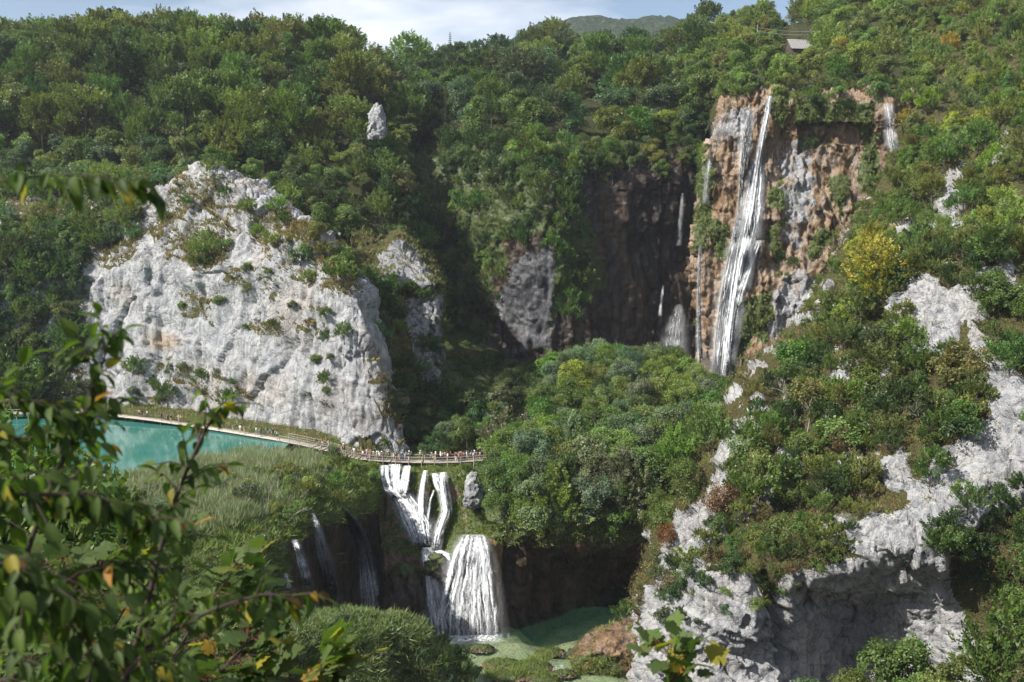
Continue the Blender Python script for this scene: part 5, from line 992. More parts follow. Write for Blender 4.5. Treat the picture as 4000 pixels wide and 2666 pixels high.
boulder('mossy_rock', 'mossy boulder in the middle of the lower falls', 1705, 2245, 167.3, (3.8, 3.4, 3.6), M_TUFA, 10, moss=.6, wet_shade=.3, sharp=.3)
def plane_Y(py, z): b = (1333 - py) / FPX; return (z - CAMZ) * (CP + b * SP) / (-SP + b * CP)
for k, (px, py, sz) in enumerate([(1880, 2540, 2.6), (1960, 2600, 3.6), (2070, 2610, 4.2), (2150, 2555, 3.0), (2200, 2640, 2.6), (1990, 2650, 3.4), (2120, 2660, 3.2)]):
    Yp = plane_Y(py, POOL_Z); boulder('pool_stone', 'flat stone awash in the lower pool, %s from the left' % ORD(k + 1), px, py, Yp, (sz * 1.5, sz, .7), M_TUFA, 20 + k, moss=.5)
pts = []
for px, py in [(1960, 2600), (2070, 2605), (2150, 2555), (1990, 2650), (2030, 2630), (2120, 2650), (1930, 2640), (2100, 2580)]:
    Yp = plane_Y(py, POOL_Z); pts += list(P(px, py, Yp) + rng.normal(0, .8, (90, 3)) * [1.1, 1.1, 0] + [0, 0, .25])
pts = np.array(pts); blades('pool_sedge', 'sedge tufts on the stones of the lower pool', pts, np.tile([0, 0, 1.], (len(pts), 1)), 8, .9, .06, GRASS, 340)

# ------------------------------------------------------------------ dead wood
def dead_tree(label, patch, px, py, H, lean, seed):
    r = np.random.default_rng(seed); mb = MB(); v, n = lookup(patch, px, py)
    def grow(a, d, L, rad, lev):
        pts = [a]; 
        for _ in range(4): d = d + r.normal(0, .16, 3); d = d / np.linalg.norm(d); pts.append(pts[-1] + d * L / 4)
        mb.tube(pts, np.linspace(rad, rad * .4, 5), 5 if lev == 0 else 3, False)
        if lev < 2:
            for q in range(7 if lev == 0 else 4):
                i = r.integers(1, 5); e = d + r.normal(0, .75, 3); grow(pts[i], e / np.linalg.norm(e), L * r.uniform(.3, .55), rad * .45, lev + 1)
    grow(np.zeros(3), np.array([*lean, 1.0]) / np.linalg.norm([*lean, 1.0]), H, .02 * H + .03, 0)
    return link('dead_tree', mb.mesh('dead_tree', M_BARKP, True), label=label, cat='dead tree', loc=v)
for a in [('bare grey dead tree hanging from the grotto brow', 'grotto', 2400, 2075, 6, (.4, -.8), 1), ('bare dead branch at the right end of the grotto brow', 'grotto', 2560, 2080, 6, (-.6, -.9), 2), ('thin bare tree leaning before the rock spire', 'falls_wall', 1905, 1930, 5, (-.5, -.2), 3), ('bare bush on the edge of the reed flat', 'reed_barrier', 1060, 1960, 3.4, (.2, 0), 4),
          ('pale fallen branch at the lip left of the falls', 'reed_barrier', 1130, 2020, 3.2, (1.2, -.4), 5), ('grey dead tree on the right scrub slope', 'right_hillside', 3060, 1640, 5.5, (-.15, 0), 6), ('forked dark dead tree low on the right scrub slope', 'right_hillside', 3140, 1680, 4.5, (.2, 0), 7), ('bare leaning tree under the upper right crag', 'right_hillside', 3620, 1650, 5, (-.6, 0), 8)]: dead_tree(*a)

# ------------------------------------------------------------------ boardwalk and bridge
WALK = np.array([P(-60, 1612, 214), P(150, 1615, 215), P(330, 1612, 216), P(560, 1634, 210), P(800, 1668, 203), P(1000, 1700, 195), P(1130, 1722, 190.5), P(1240, 1745, 187.5), P(1330, 1768, 186.3), P(1420, 1790, 185.6), P(1560, 1800, 185), P(1720, 1803, 185), P(1860, 1796, 185.6), P(1945, 1785, 187)])
def walk_line(step):
    seg = np.concatenate([[0], np.cumsum(np.linalg.norm(np.diff(WALK, axis=0), axis=1))]); t_ = np.arange(0, seg[-1], step)
    W_ = cr_matrix(len(WALK), 900); C = W_ @ WALK; sg = np.concatenate([[0], np.cumsum(np.linalg.norm(np.diff(C, axis=0), axis=1))]); t_ = np.arange(0, sg[-1], step)
    return np.stack([np.interp(t_, sg, C[:, k]) for k in range(3)], 1)
root = link('boardwalk', None, label='long weathered boardwalk with log rails curving past the cliff over the falls', cat='boardwalk', loc=WALK[6])
O0 = WALK[6]
ctr = walk_line(.24) - O0; tan = np.gradient(ctr, axis=0); tan[:, 2] = 0; tan /= np.linalg.norm(tan, axis=1, keepdims=True); nor = np.stack([-tan[:, 1], tan[:, 0], 0 * tan[:, 0]], 1)
pxc = proj(ctr + O0)[0]
mb = MB()
for i, c in enumerate(ctr):
    if random.random() < .015: continue
    z = c[2] + random.uniform(-.012, .012)
    if 1230 < pxc[i] < 1440: z = math.floor(z / .16) * .16 + .08
    a = np.array([c[0], c[1], z]); ex = random.uniform(-.08, .08); mb.box(a - nor[i] * (1.35 + ex), a + nor[i] * (1.35 - ex), .225, .06)
link('planking', mb.mesh('planking', M_DECK), root, kind='stuff')
for s in (-1, 1):
    mb = MB(); e = ctr[::8] + nor[::8] * s * 1.15 - [0, 0, .16]; mb.tube(e, .10, 5); link('beam', mb.mesh('beam', M_DARKWOOD), root)
post_mb = MB(); post_mb.tube([(0, 0, -1.3), (0, 0, .3), (.02, .01, 1.08)], [.085, .075, .065], 6); pm = post_mb.mesh('post', M_WOOD, True)
pile_mb = MB(); pile_mb.tube([(0, 0, -3.2), (0, 0, 0)], [.11, .10], 6); plm = pile_mb.mesh('pile', M_DARKWOOD, True)
brace_mb = MB(); brace_mb.tube([(0, 0, 0), (0, .75, 1.0)], [.05, .045], 5); bm_ = brace_mb.mesh('brace', M_WOOD, True)
posts = {-1: [], 1: []}
for k, i in enumerate(range(0, len(ctr), 10)):
    for s in (-1, 1):
        if pxc[i] > 1085 or (s == -1 and pxc[i] < 120):
            if s == 1 and (pxc[i] < 1120 or pxc[i] > 1600 and k % 2): pass
            b_ = ctr[i] + nor[i] * s * 1.32; o = link('post', pm, root, loc=b_); o.rotation_euler = (random.uniform(-.05, .05), random.uniform(-.05, .05), random.uniform(0, 6)); posts[s].append((b_, i))
            if s == -1 and k % 2 == 0:
                o = link('brace', bm_, root, loc=b_ + nor[i] * s * .75 - [0, 0, .05]); o.rotation_euler = (0, 0, math.atan2(-(-s * nor[i][0]), -s * nor[i][1]))
        if k % 2 == 0: link('pile', plm, root, loc=ctr[i] + nor[i] * s * 1.1 - [0, 0, .1])
for s in (-1, 1):
    for (a, ia), (b, ib) in zip(posts[s][:-1], posts[s][1:]):
        if ib - ia > 12: continue
        for h in (1.02, .55):
            mb = MB(); m = (a + b) / 2 + [0, 0, h - random.uniform(.0, .07)]; mb.tube([a + [0, 0, h], m, b + [0, 0, h]], .055 if h > .8 else .042, 5); link('rail', mb.mesh('rail', M_WOOD, True), root)

# ------------------------------------------------------------------ people
def skin_figure(pose):
    """one continuous body grown over a posed skeleton"""
    J = {'pelvis': (0, 0, .95), 'belly': (0, 0, 1.12), 'chest': (0, .0, 1.32), 'neck': (0, 0, 1.47), 'chin': (0, -.02, 1.53), 'head': (0, -.01, 1.62), 'crown': (0, 0, 1.71)}
    Rr = {'pelvis': (.155, .11), 'belly': (.14, .10), 'chest': (.17, .115), 'neck': (.055, .055), 'chin': (.06, .065), 'head': (.078, .092), 'crown': (.05, .06)}
    E = [('pelvis', 'belly'), ('belly', 'chest'), ('chest', 'neck'), ('neck', 'chin'), ('chin', 'head'), ('head', 'crown')]
    for s, t_ in ((-1, 'l'), (1, 'r')):
        st = pose['stride'] * s
        J['hip' + t_] = (s * .09, 0, .90); J['knee' + t_] = (s * .10, -st * .5 - abs(pose['stride']) * .25, .50); J['ankle' + t_] = (s * .10, -st, .09 + max(0, -st) * .15); J['toe' + t_] = (s * .115, -st - .17, .04 + max(0, -st) * .08)
        J['sh' + t_] = (s * .19, 0, 1.40); el, wr = pose['arms'][0 if s < 0 else 1]
        J['elbow' + t_] = (s * .19 + s * el[0], el[1], el[2]); J['wrist' + t_] = (s * .19 + s * wr[0], wr[1], wr[2]); a = np.array(J['wrist' + t_]); d = a - np.array(J['elbow' + t_]); J['hand' + t_] = tuple(a + d / np.linalg.norm(d) * .14)
        Rr.update({'hip' + t_: (.095, .095), 'knee' + t_: (.06, .062), 'ankle' + t_: (.042, .045), 'toe' + t_: (.04, .03), 'sh' + t_: (.06, .06), 'elbow' + t_: (.044, .044), 'wrist' + t_: (.03, .03), 'hand' + t_: (.035, .02)})
        E += [('pelvis', 'hip' + t_), ('hip' + t_, 'knee' + t_), ('knee' + t_, 'ankle' + t_), ('ankle' + t_, 'toe' + t_), ('chest', 'sh' + t_), ('sh' + t_, 'elbow' + t_), ('elbow' + t_, 'wrist' + t_), ('wrist' + t_, 'hand' + t_)]
    ks = list(J); me = bpy.data.meshes.new('skeleton'); me.from_pydata([J[k] for k in ks], [(ks.index(a), ks.index(b)) for a, b in E], [])
    o = bpy.data.objects.new('skeleton', me); COL.objects.link(o); o.modifiers.new('skin', 'SKIN'); sub = o.modifiers.new('sub', 'SUBSURF'); sub.levels = 1; sub.render_levels = 1
    for k, sv in zip(ks, me.skin_vertices[0].data): sv.radius = Rr[k]; sv.use_root = (k == 'pelvis')
    dg = bpy.context.evaluated_depsgraph_get(); m2 = bpy.data.meshes.new_from_object(o.evaluated_get(dg)); bpy.data.objects.remove(o)
    SEG = [(np.array(J[a]), np.array(J[b]), (a, b)) for a, b in E]
    short = pose.get('short', False); idx = []
    for f in m2.polygons:
        c = np.array(f.center); best = 9; w_ = None
        for a, b, nm in SEG:
            u = np.clip(np.dot(c - a, b - a) / np.dot(b - a, b - a), 0, 1); d = np.linalg.norm(c - a - u * (b - a))
            if d < best: best = d; w_ = (nm, u)
        (a, b), u = w_
        if a in ('neck', 'chin', 'head') or b == 'crown' or a.startswith(('wrist',)): mi = 0
        elif a.startswith('elbow'): mi = 0
        elif a.startswith('sh'): mi = 1 if u < .75 else 0
        elif a.startswith('ankle'): mi = 3
        elif a.startswith('knee'): mi = 0 if short else 2
        elif a.startswith('hip') or b.startswith('hip'): mi = 2
        elif a == 'pelvis': mi = 2 if u < .3 else 1
        else: mi = 1
        idx.append(mi)
    m2.materials.clear()
    for _ in range(4): m2.materials.append(None)
    m2.polygons.foreach_set('material_index', np.array(idx, np.int32)); m2.polygons.foreach_set('use_smooth', np.ones(len(idx), bool)); m2.update()
    return m2
ARM_D = ((.07, .03, 1.13), (.06, -.10, .90)); ARM_F = ((.05, -.05, 1.13), (-.06, -.30, 1.22)); ARM_P = ((.06, -.16, 1.22), (-.10, -.26, 1.52)); ARM_B = ((.06, .12, 1.14), (.05, .05, .92)); ARM_R = ((.06, -.12, 1.14), (-.02, -.36, 1.06))
FIG = [skin_figure(p_) for p_ in [dict(stride=.0, arms=(ARM_D, ARM_D), short=True), dict(stride=.26, arms=(ARM_B, ARM_R), short=False), dict(stride=-.22, arms=(ARM_F, ARM_D), short=True), dict(stride=.05, arms=(ARM_P, ARM_P), short=False), dict(stride=.03, arms=(ARM_R, ARM_R), short=True)]]
def lathe(prof, k=10):
    pr = np.array(prof, float); th = np.arange(k) * 2 * math.pi / k; V = np.stack([pr[:, :1] * np.cos(th), pr[:, :1] * np.sin(th), np.repeat(pr[:, 1:], k, 1)], -1).reshape(-1, 3)
    i = np.arange(len(pr) - 1)[:, None] * k; j = np.arange(k)[None]; return V, np.stack([i + j, i + (j + 1) % k, i + k + (j + 1) % k, i + k + j], -1).reshape(-1, 4)
V, F = lathe([(.098, 1.56), (.108, 1.62), (.104, 1.68), (.075, 1.74), (.02, 1.765)]); V = V * [.95, 1.1, 1] + [0, .02, 0]; HAIR = make_mesh('hair', V, F, [], None, True); HAIR.materials.append(None)
V, F = lathe([(.10, 1.42), (.112, 1.55), (.112, 1.63), (.104, 1.69), (.075, 1.745), (.02, 1.768)]); V = V * [.95, 1, 1] + [0, .04, 0]; HAIRL = make_mesh('long_hair', V, F, [], None, True); HAIRL.materials.append(None)
V, F = lathe([(.20, 1.665), (.19, 1.68), (.11, 1.69), (.105, 1.76), (.07, 1.79), (.01, 1.795)]); HAT = make_mesh('hat', V, F, [], None, True); HAT.materials.append(None)
mb = MB(); b = bmesh.new(); bmesh.ops.create_cube(b, size=1.0); bmesh.ops.bevel(b, geom=b.edges[:], offset=.2, segments=2, affect='EDGES'); PACK = bpy.data.meshes.new('backpack'); b.to_mesh(PACK); b.free(); PACK.materials.append(None)
for v in PACK.vertices: v.co = Vector((v.co.x * .30, v.co.y * .18 + .20, v.co.z * .44 + 1.24))
CLOTH = {'white': (.75, .75, .73), 'black': (.025, .025, .03), 'red': (.50, .05, .05), 'navy': (.03, .05, .13), 'pale blue': (.35, .47, .62), 'grey': (.25, .25, .26), 'pink': (.62, .27, .36), 'orange': (.60, .22, .06), 'teal': (.03, .35, .38), 'beige': (.48, .40, .30), 'olive': (.13, .14, .07), 'turquoise': (.08, .45, .55)}
MC = {k: m_plain('cloth_' + k.replace(' ', '_'), v, .85, .12, 9) for k, v in CLOTH.items()}
MSK = [m_plain('skin_tone', c, .6, .08, 20) for c in ((.50, .31, .22), (.42, .24, .16), (.30, .17, .11))]
MHR = [m_plain('hair_tone', c, .6, .2, 30) for c in ((.03, .022, .018), (.09, .055, .03), (.30, .21, .11))]
MSH = m_plain('shoe', (.08, .08, .08), .7)
def person(loc, rz, where, rr):
    top = rr.choices(list(CLOTH), [9, 9, 4, 4, 4, 4, 2, 2, 1, 4, 1, 1])[0]; bot = rr.choices(['black', 'navy', 'beige', 'grey', 'white', 'olive'], [5, 5, 4, 3, 1, 1])[0]; fi = rr.randrange(5); short = fi in (0, 2, 4)
    e = link('person', None, cat='person', group='visitors on the boardwalk and path', loc=loc); s = rr.uniform(.93, 1.06); e.scale = (s, s, s); e.rotation_euler = (0, 0, rz)
    o = link('body', FIG[fi], e)
    for sl, m in zip(o.material_slots, (rr.choice(MSK), MC[top], MC[bot], MSH)): sl.link = 'OBJECT'; sl.material = m
    lg = rr.random() < .45; h = link('hair', HAIRL if lg else HAIR, e); h.material_slots[0].link = 'OBJECT'; h.material_slots[0].material = rr.choice(MHR)
    ext = ''
    if rr.random() < .25: q = link('hat', HAT, e); q.material_slots[0].link = 'OBJECT'; q.material_slots[0].material = MC[rr.choice(['white', 'beige', 'black'])]; ext = ' and hat'
    elif rr.random() < .3: q = link('backpack', PACK, e); q.material_slots[0].link = 'OBJECT'; q.material_slots[0].material = MC[rr.choice(['black', 'navy', 'grey', 'teal'])]; ext = ' and backpack'
    e['label'] = 'person in %s top, %s %s%s, %s' % (top, bot, 'shorts' if short else 'trousers', ext, where)
    return e
rr = random.Random(5)
path_px = list(np.array([545, 550, 565, 640, 660, 680, 690, 705, 920, 940, 958, 1012, 1020, 1038, 1048, 1070, 1085, 1245, 1262, 1284])) + sorted(rr.uniform(1340, 1500) for _ in range(20)) + sorted(rr.uniform(1500, 1790) for _ in range(34)) + sorted(rr.uniform(1790, 1930) for _ in range(24))
fine = walk_line(.1); fpx = proj(fine)[0]; tg = np.gradient(fine, axis=0); placed = []
for k, x in enumerate(sorted(path_px)):
    for _ in range(14):
        i = int(np.argmin(np.abs(fpx - x - rr.uniform(-8, 8)))); t_ = tg[i] / np.linalg.norm(tg[i]); nr_ = np.array([-t_[1], t_[0], 0]); loc = fine[i] + nr_ * rr.uniform(-1.0, 1.0) + [0, 0, .03]
        if all(np.hypot(*(loc - q)[:2]) > .42 for q in placed): break
    placed.append(loc)
    if 1230 < fpx[i] < 1440: loc[2] = math.floor(fine[i][2] / .16) * .16 + .11
    rz = math.atan2(t_[1], t_[0]) + (math.pi / 2 if rr.random() < .55 else -math.pi / 2) + rr.gauss(0, .5) if rr.random() < .7 else rr.gauss(0, .6)
    seg = 'on the boardwalk by the lake' if x < 1120 else 'on the steps' if x < 1450 else 'on the crowded bridge'
    n_ = sum(1 for y in sorted(path_px) if y <= x and (y < 1120) == (x < 1120) and (1120 <= y < 1450) == (1120 <= x < 1450))
    person(loc, rz, '%s %s' % (ORD(n_), seg), rr)
k = 0
for px, py in [(1980, 1655), (1990, 1650), (2040, 1640), (2048, 1635), (2055, 1640), (1955, 1720), (1965, 1690), (2070, 1690), (2080, 1680), (2090, 1690), (2095, 1675), (2060, 1700), (2100, 1665), (1975, 1700), (2003, 1688)]:
    k += 1; v, n = lookup('amphitheatre_floor', px, py); person(v, rr.uniform(0, 6.28), '%s on the path behind the bridge' % ORD(k), rr)

# ------------------------------------------------------------------ cabin, wires
CB = lookup('plateau', 3125, 215)[0] + np.array([0, 0, -.3])
hut = link('cabin', None, label='wooden cabin with pale shingled roof half hidden above the great waterfall', cat='cabin', loc=CB); hut.rotation_euler = (0, 0, math.radians(8))
LX, WY, HZ, RZ = 4.6, 2.9, 3.4, 2.9
for s, a, b in ((0, (-LX, -WY), (LX, -WY)), (1, (LX, -WY), (LX, WY)), (2, (LX, WY), (-LX, WY)), (3, (-LX, WY), (-LX, -WY))):
    for k in range(10):
        mb = MB(); mb.box((*a, .2 + k * .33), (*b, .2 + k * .33), .16, .31); link('wall_board', mb.mesh('wall_board', M_DARKWOOD), hut)
for sx in (-1, 1):
    mb = MB(); mb.add([(sx * LX, -WY, HZ), (sx * LX, WY, HZ), (sx * LX, 0, HZ + RZ), (sx * (LX - .1), -WY, HZ), (sx * (LX - .1), WY, HZ), (sx * (LX - .1), 0, HZ + RZ)], [[0, 1, 2], [3, 5, 4]]); link('gable', mb.mesh('gable', M_DARKWOOD), hut)
sl = np.array([0, WY + .5, -RZ * (WY + .5) / WY]); sl_len = np.linalg.norm(sl); su = sl / sl_len
for s in (-1, 1):
    d = su * [1, s, 1]; nn = np.array([0, -d[2] * s, abs(d[1])]); rf = MB(); rf.box(np.array([-LX - .4, 0, HZ + RZ]) + d * sl_len / 2, np.array([LX + .4, 0, HZ + RZ]) + d * sl_len / 2, sl_len, .10, nn)
    ro = link('roof', rf.mesh('roof', M_DARKWOOD), hut)
    if s == -1:
        nr_, nc_ = 8, 15; sh = MB(); sh.box((-.31, 0, 0), (.31, 0, 0), sl_len / nr_ * 1.18, .05, (0, 0, 1)); shm = sh.mesh('shingle', M_SHG) if 'M_SHG' in globals() else sh.mesh('shingle', m_bark('shingle', (.20, .195, .19), (.34, .33, .32)))
        q = math.atan2(d[2], d[1])
        for i in range(nr_):
            for j in range(nc_):
                o = link('shingle', shm, ro, loc=np.array([-LX - .1 + (j + .5 * (i % 2)) * .635, 0, HZ + RZ]) + d * (i + .5) * sl_len / nr_ + nn * (.09 + .012 * (j % 2))); o.rotation_euler = (q + math.pi + .06, 0, random.uniform(-.03, .03))
mb = MB(); mb.box((-LX - .5, 0, HZ + RZ + .12), (LX + .5, 0, HZ + RZ + .12), .4, .12); link('ridge_board', mb.mesh('ridge_board', m_bark('ridge', (.45, .43, .40), (.6, .58, .55))), hut)
wa, wb = P(2960, 108, 352), P(3270, 116, 345)
for k, px in enumerate((2960, 3270)):
    q = (wa, wb)[k]; mb = MB(); mb.tube([(0, 0, -12), (0, 0, .8)], [.16, .11], 8); pl = link('utility_pole', mb.mesh('utility_pole', M_WOOD, True), label='wooden utility pole hidden in the trees %s of the cabin' % ('left', 'right')[k], cat='pole', loc=q)
    mb = MB(); mb.box((-.1, -.9, .2), (-.1, .9, .2), .1, .1); link('crossarm', mb.mesh('crossarm', M_WOOD), pl)
for k, dz in enumerate((0, -1.15)):
    mb = MB(); mb.tube([wa * (1 - u) + wb * u + np.array([0, 0, dz - 1.0 * 4 * u * (1 - u)]) for u in np.linspace(0, 1, 12)], .035, 4); link('overhead_wire', mb.mesh('overhead_wire', m_plain('wire', (.35, .35, .36), .5)), label=('upper' if k == 0 else 'lower') + ' overhead wire strung above the cabin roof', cat='wire')

# ------------------------------------------------------------------ trees round the viewpoint
for k, (px, Y, H, kind, tone, txt, wd) in enumerate([(60, 33, 13.5, 'hornbeam_tree', 'mid', 'dark tree rising at the lower left behind the near leaves', .62), (-260, 36, 16, 'beech_tree', 'mid', 'tree at the left edge under the lake', .7), (330, 35, 8.5, 'hornbeam_tree', 'mid', 'low tree right of the tall one at lower left', .7), (560, 38, 6.0, 'hazel_tree', 'mid', 'bush below the reeds at lower left', .9)]):
    x = (px - 2000) / FPX * Y; z = float(z_near(np.array([x]), np.array([float(Y)]))[0]); plant(kind, (x, Y, z - .3), H, GREENS[tone], txt, 'tree', wide=wd)

# ------------------------------------------------------------------ near branches with single leaves
def leaf_mesh(kind, var):
    r = np.random.default_rng(900 + var)
    if kind == 'ovate':
        t_ = np.array([0, .06, .14, .23, .33, .43, .53, .63, .73, .82, .90, .96, 1.0]); wv = np.interp(t_, [0, .12, .3, .5, .7, .87, 1.0], [0, .17, .235, .24, .18, .085, 0]) * (1 + .1 * r.normal()) * (1 + .07 * (np.arange(13) % 2))
        V = []; curl = r.uniform(.10, .40); fold = r.uniform(.2, .75)
        for a, b in zip(t_, wv):
            z = -curl * a * a
            V += [(a, 0, z), (a, b, z + b * fold), (a, -b, z + b * fold)]
        F = []
        for i in range(len(t_) - 1):
            a, b = 3 * i, 3 * i + 3; F += [[a, b, b + 1, a + 1], [a, a + 2, b + 2, b]]
        V = np.array(V)
    else:
        out = [(0, 0), (.02, .14), (-.06, .32), (.10, .36), (.16, .52), (.30, .40), (.40, .44), (.38, .62), (.55, .50), (.66, .36), (.64, .24), (.80, .20), (.84, .10), (1.0, 0)]
        rim = out + [(x, -y) for x, y in out[-2:0:-1]]; c = (.34, 0)
        V = [(c[0], c[1], .02)] + [(x, y, -.16 * ((x - .34) ** 2 + y * y) + .10 * abs(y) + r.normal(0, .015)) for x, y in rim]; n = len(rim)
        V = np.array(V); F = [[0, 1 + i, 1 + (i + 1) % n] for i in range(n)]
        return make_mesh('maple_leaf', V, np.array(F), [M_NEAR], {'tint': tints(len(V), r, .9, 1.1, .05)}, True)
    return make_mesh('ovate_leaf', V, np.array(F), [M_NEAR], {'tint': np.array([(1.5, 1.4, 1.2) if i % 3 == 0 else (.95 - .1 * (i % 2), 1.0 - .1 * (i % 2), .95) for i in range(len(V))])}, True)
M_NEAR = m_leaf('near_leaf', .5, None, .55, .22)
OV = [leaf_mesh('ovate', k) for k in range(5)]; MP = [leaf_mesh('maple', 10 + k) for k in range(4)]
NEARC = {'ovate': [((.055, .090, .020), 12), ((.075, .115, .024), 8), ((.042, .070, .020), 6), ((.22, .19, .03), .9), ((.26, .13, .025), .25), ((.10, .06, .02), .3)],
         'maple': [((.085, .130, .035), 8), ((.11, .15, .045), 6), ((.14, .165, .035), 3), ((.28, .25, .035), 1.6), ((.32, .20, .03), .8), ((.06, .095, .03), 5)]}
def branch(name, label, pts, kind, twigs, leaf, seed, rad=.006, per=6, hang=.5, tw_len=(.12, .35), along=None):
    """a stem through (pixel x, pixel y, distance) points with twigs; every leaf is a part"""
    r = random.Random(seed); rg = np.random.default_rng(seed); C = P(*np.array(pts, float).T); base = C[0]; W_ = cr_matrix(len(C), 40) @ C - base
    e = link(name, None, label=label, cat='branch', loc=base)
    mb = MB(); mb.tube(W_, rad * np.linspace(1.2, .35, 40), 6); link('stem', mb.mesh('stem', M_TWIG, True), e)
    ms = OV if kind == 'ovate' else MP; n_leaf = 0
    def put(p, d):
        nonlocal n_leaf
        o = link('leaf', r.choice(ms), e, loc=p); s = leaf * r.uniform(.65, 1.2); o.scale = (s, s * r.uniform(.85, 1.1), s)
        d = Vector(d).normalized(); upv = Vector((r.gauss(0, .4), r.gauss(-.15, .4), 1)).normalized(); y = upv.cross(d).normalized(); z = d.cross(y)
        o.rotation_euler = Matrix((d, y, z)).transposed().to_euler(); c = r.choices([a for a, _ in NEARC[kind]], [b for _, b in NEARC[kind]])[0]; f = r.uniform(.75, 1.2); o.color = (*(x * f for x in c), 1); n_leaf += 1
    for k in range(twigs):
        i = int((along or (lambda u: .12 + .88 * u))((k + r.random()) / twigs) * 39); a = W_[min(i, 39)]; tn = W_[min(i + 1, 39)] - W_[max(i - 1, 0)]; tn = tn / (np.linalg.norm(tn) + 1e-9)
        d = tn * .6 + rg.normal(0, .6, 3) * [1, .55, .5] + [0, 0, .1]; d /= np.linalg.norm(d); L_ = r.uniform(*tw_len) * (1 - .4 * i / 39)
        m = a + d * L_ * .5 + [0, 0, .03 * L_]; t2 = a + d * L_ + np.array([0, 0, -.18 * L_]); mb = MB(); mb.tube([a, m, t2], [rad * .42, rad * .3, rad * .15], 4, False); link('twig', mb.mesh('twig', M_TWIG, True), e)
        for q in range(per):
            u = (q + .6) / per; pt = (1 - u) ** 2 * a + 2 * u * (1 - u) * m + u * u * t2; sd = np.cross(d, [0, 0, 1.]) * (1 if q % 2 else -1)
            dd = d * .5 + sd * .75 + np.array([0, 0, -hang]) + rg.normal(0, .25, 3) if q < per - 1 else d + [0, 0, -hang * .6]
            if kind == 'maple':
                st = pt + (dd / np.linalg.norm(dd)) * leaf * .5; mb = MB(); mb.tube([pt, (pt + st) / 2 + [0, 0, .02], st], .0016, 3, False); link('leaf_stalk', mb.mesh('leaf_stalk', M_STALK), e); pt = st
            put(pt, dd)
    return e
M_TWIG = m_bark('twig', (.035, .026, .022), (.075, .055, .045)); M_STALK = m_plain('stalk', (.22, .055, .03), .6)
branch('hornbeam_branch', 'blurred leafy twig hanging in from the left edge', [(-120, 730, 2.3), (150, 690, 2.3), (380, 690, 2.32), (600, 740, 2.35)], 'ovate', 9, .062, 501, .003, 4, 1.1, (.03, .09))
branch('hornbeam_branch', 'long slender stem rising through the lower left to the lake', [(470, 2760, 3.1), (560, 2420, 3.1), (650, 2060, 3.15), (730, 1840, 3.2), (810, 1670, 3.25), (860, 1600, 3.3)], 'ovate', 22, .064, 502, .009, 4, .75, (.12, .26), lambda u: .2 + .8 * u)
branch('hornbeam_branch', 'dark leafy stem at the left reaching up to the cliff foot', [(60, 2300, 2.9), (180, 1950, 2.9), (290, 1700, 2.95), (380, 1480, 3.0), (430, 1320, 3.0)], 'ovate', 24, .066, 503, .007, 5, .6, (.10, .26))
branch('hornbeam_branch', 'horizontal dark branch with hanging leaves at left', [(-150, 1930, 2.4), (100, 1930, 2.4), (350, 1950, 2.45), (620, 2060, 2.5)], 'ovate', 30, .062, 504, .006, 5, 1.0, (.08, .2), lambda u: u)
branch('hornbeam_branch', 'arching leafy branch low in the left foreground', [(440, 2700, 2.6), (600, 2520, 2.65), (800, 2400, 2.7), (1000, 2330, 2.75), (1180, 2330, 2.8)], 'ovate', 22, .062, 505, .006, 4, .9, (.08, .22))
branch('hornbeam_branch', 'dark drooping branch in the lower left corner', [(-150, 2150, 2.2), (60, 2250, 2.2), (260, 2420, 2.25), (420, 2650, 2.3)], 'ovate', 32, .062, 506, .006, 5, .9, (.10, .24), lambda u: u)
branch('hornbeam_branch', 'dark leafy branch along the left edge below the lake', [(-150, 2480, 2.5), (80, 2400, 2.5), (300, 2250, 2.5), (520, 2200, 2.55)], 'ovate', 30, .062, 507, .006, 5, .9, (.10, .24), lambda u: u)
branch('hornbeam_branch', 'leafy branch crossing the left edge above the lake shore', [(-200, 1750, 3.2), (0, 1720, 3.2), (180, 1700, 3.2), (300, 1640, 3.25)], 'ovate', 22, .062, 508, .005, 5, .7, (.10, .26), lambda u: u)
branch('hornbeam_branch', 'dense dark branch filling the bottom left corner', [(-150, 2700, 3.0), (150, 2620, 3.0), (400, 2560, 3.05), (650, 2600, 3.1)], 'ovate', 32, .064, 509, .006, 5, .8, (.12, .28), lambda u: u)
branch('hornbeam_branch', 'leafy twigs at the left edge in front of the lake end', [(-150, 1640, 2.8), (20, 1570, 2.8), (150, 1580, 2.8), (260, 1650, 2.85)], 'ovate', 24, .060, 510, .005, 5, .7, (.08, .2), lambda u: u)
mpl = [([(300, 2760, 5.2), (420, 2500, 5.2), (560, 2250, 5.3), (650, 2080, 5.3)], 'maple stem under the slender hornbeam stem at left'), ([(560, 2800, 5.0), (680, 2560, 5.0), (800, 2380, 5.1), (900, 2240, 5.1)], 'maple branch pointing to the grassy barrier'), ([(700, 2850, 4.8), (820, 2680, 4.8), (920, 2560, 4.9), (1020, 2470, 5.0)], 'maple branch left of the grassy mound'),
       ([(960, 2900, 4.8), (1060, 2770, 4.8), (1180, 2690, 4.9), (1270, 2610, 4.9)], 'outermost maple branch beside the grassy mound'), ([(50, 2850, 5.4), (150, 2620, 5.4), (280, 2420, 5.5), (380, 2240, 5.5)], 'maple stem near the lower left corner'), ([(-100, 2700, 5.8), (20, 2500, 5.8), (120, 2320, 5.9), (200, 2180, 5.9)], 'leftmost maple stem, at the picture edge')]
for k, (pts, lab) in enumerate(mpl): branch('maple_branch', lab, pts, 'maple', 19, .125, 520 + k, .008, 4, .15, (.15, .40))
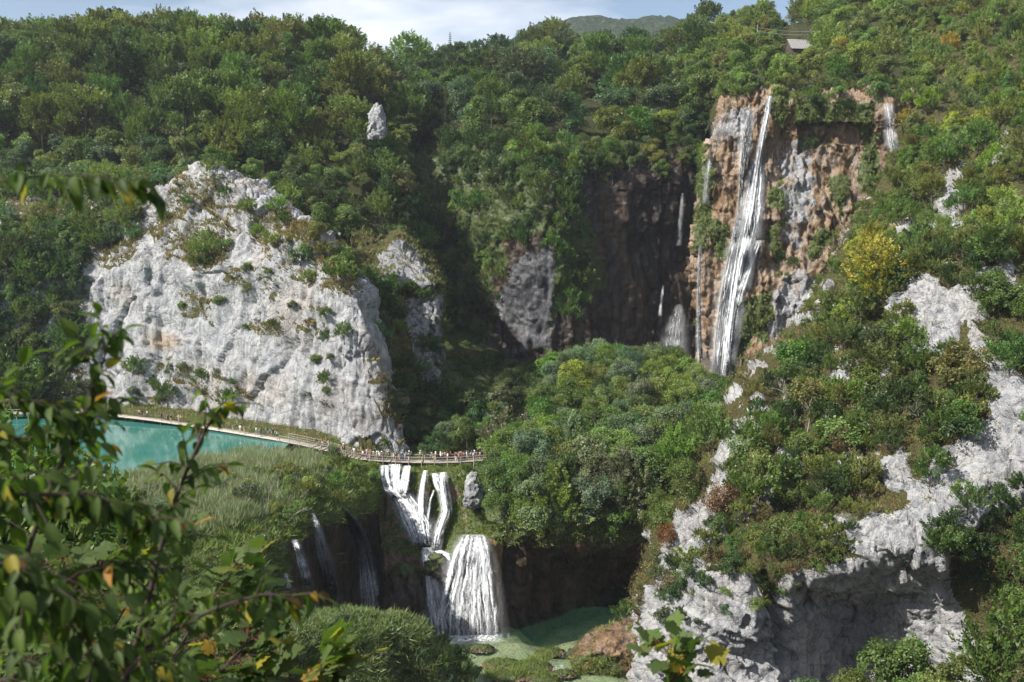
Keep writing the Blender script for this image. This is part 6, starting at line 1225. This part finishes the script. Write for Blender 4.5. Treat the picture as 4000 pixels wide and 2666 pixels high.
branch('maple_branch', 'leafy maple tip at the bottom edge before the right crag', [(2620, 2800, 5.2), (2610, 2680, 5.2), (2620, 2580, 5.25), (2600, 2540, 5.25)], 'maple', 13, .115, 540, .006, 3, .2, (.12, .26))

# ------------------------------------------------------------------ mist
mm = bpy.data.materials.new('mist'); mm.use_nodes = True; nt = mm.node_tree; nt.nodes.clear(); out = nt.nodes.new('ShaderNodeOutputMaterial'); pv = nt.nodes.new('ShaderNodeVolumePrincipled')
pv.inputs['Color'].default_value = (.95, .97, 1.0, 1); pv.inputs['Density'].default_value = .030; nt.links.new(pv.outputs[0], out.inputs['Volume'])
for lab, c, sz in (('spray mist at the foot of the curtain fall', (-7.0, 163.5, POOL_Z + 2.2), (5.2, 2.6, 3.6)), ('spray mist at the foot of the great waterfall', P(2815, 1440, 259.5), (3.6, 2.0, 6.0))):
    b = bmesh.new(); bmesh.ops.create_icosphere(b, subdivisions=4, radius=1.0); me = bpy.data.meshes.new('mist')
    for v in b.verts:
        q = Vector(v.co); v.co = q * (1 + .25 * math.sin(q.x * 5 + q.z * 3) * math.cos(q.z * 4 + q.y * 3))
    b.to_mesh(me); b.free(); me.materials.append(mm); o = link('mist', me, kind='stuff', label=lab, loc=c); o.scale = sz
# ------------------------------------------------------------------ haze
mh = bpy.data.materials.new('haze'); mh.use_nodes = True; nt = mh.node_tree; nt.nodes.clear(); out = nt.nodes.new('ShaderNodeOutputMaterial'); pv = nt.nodes.new('ShaderNodeVolumePrincipled')
pv.inputs['Color'].default_value = (.80, .88, 1.0, 1); pv.inputs['Density'].default_value = HAZE_DENS; pv.inputs['Anisotropy'].default_value = .2; nt.links.new(pv.outputs[0], out.inputs['Volume'])
mb = MB(); x, y0, y1, z0, z1 = 5200, -5200, 5200, -70, 520
mb.add([(a, b, c) for a in (-x, x) for b in (y0, y1) for c in (z0, z1)], [[0, 1, 3, 2], [4, 6, 7, 5], [0, 4, 5, 1], [2, 3, 7, 6], [0, 2, 6, 4], [1, 5, 7, 3]])
link('haze', mb.mesh('haze', mh), kind='stuff', label='thin summer haze filling the valley')
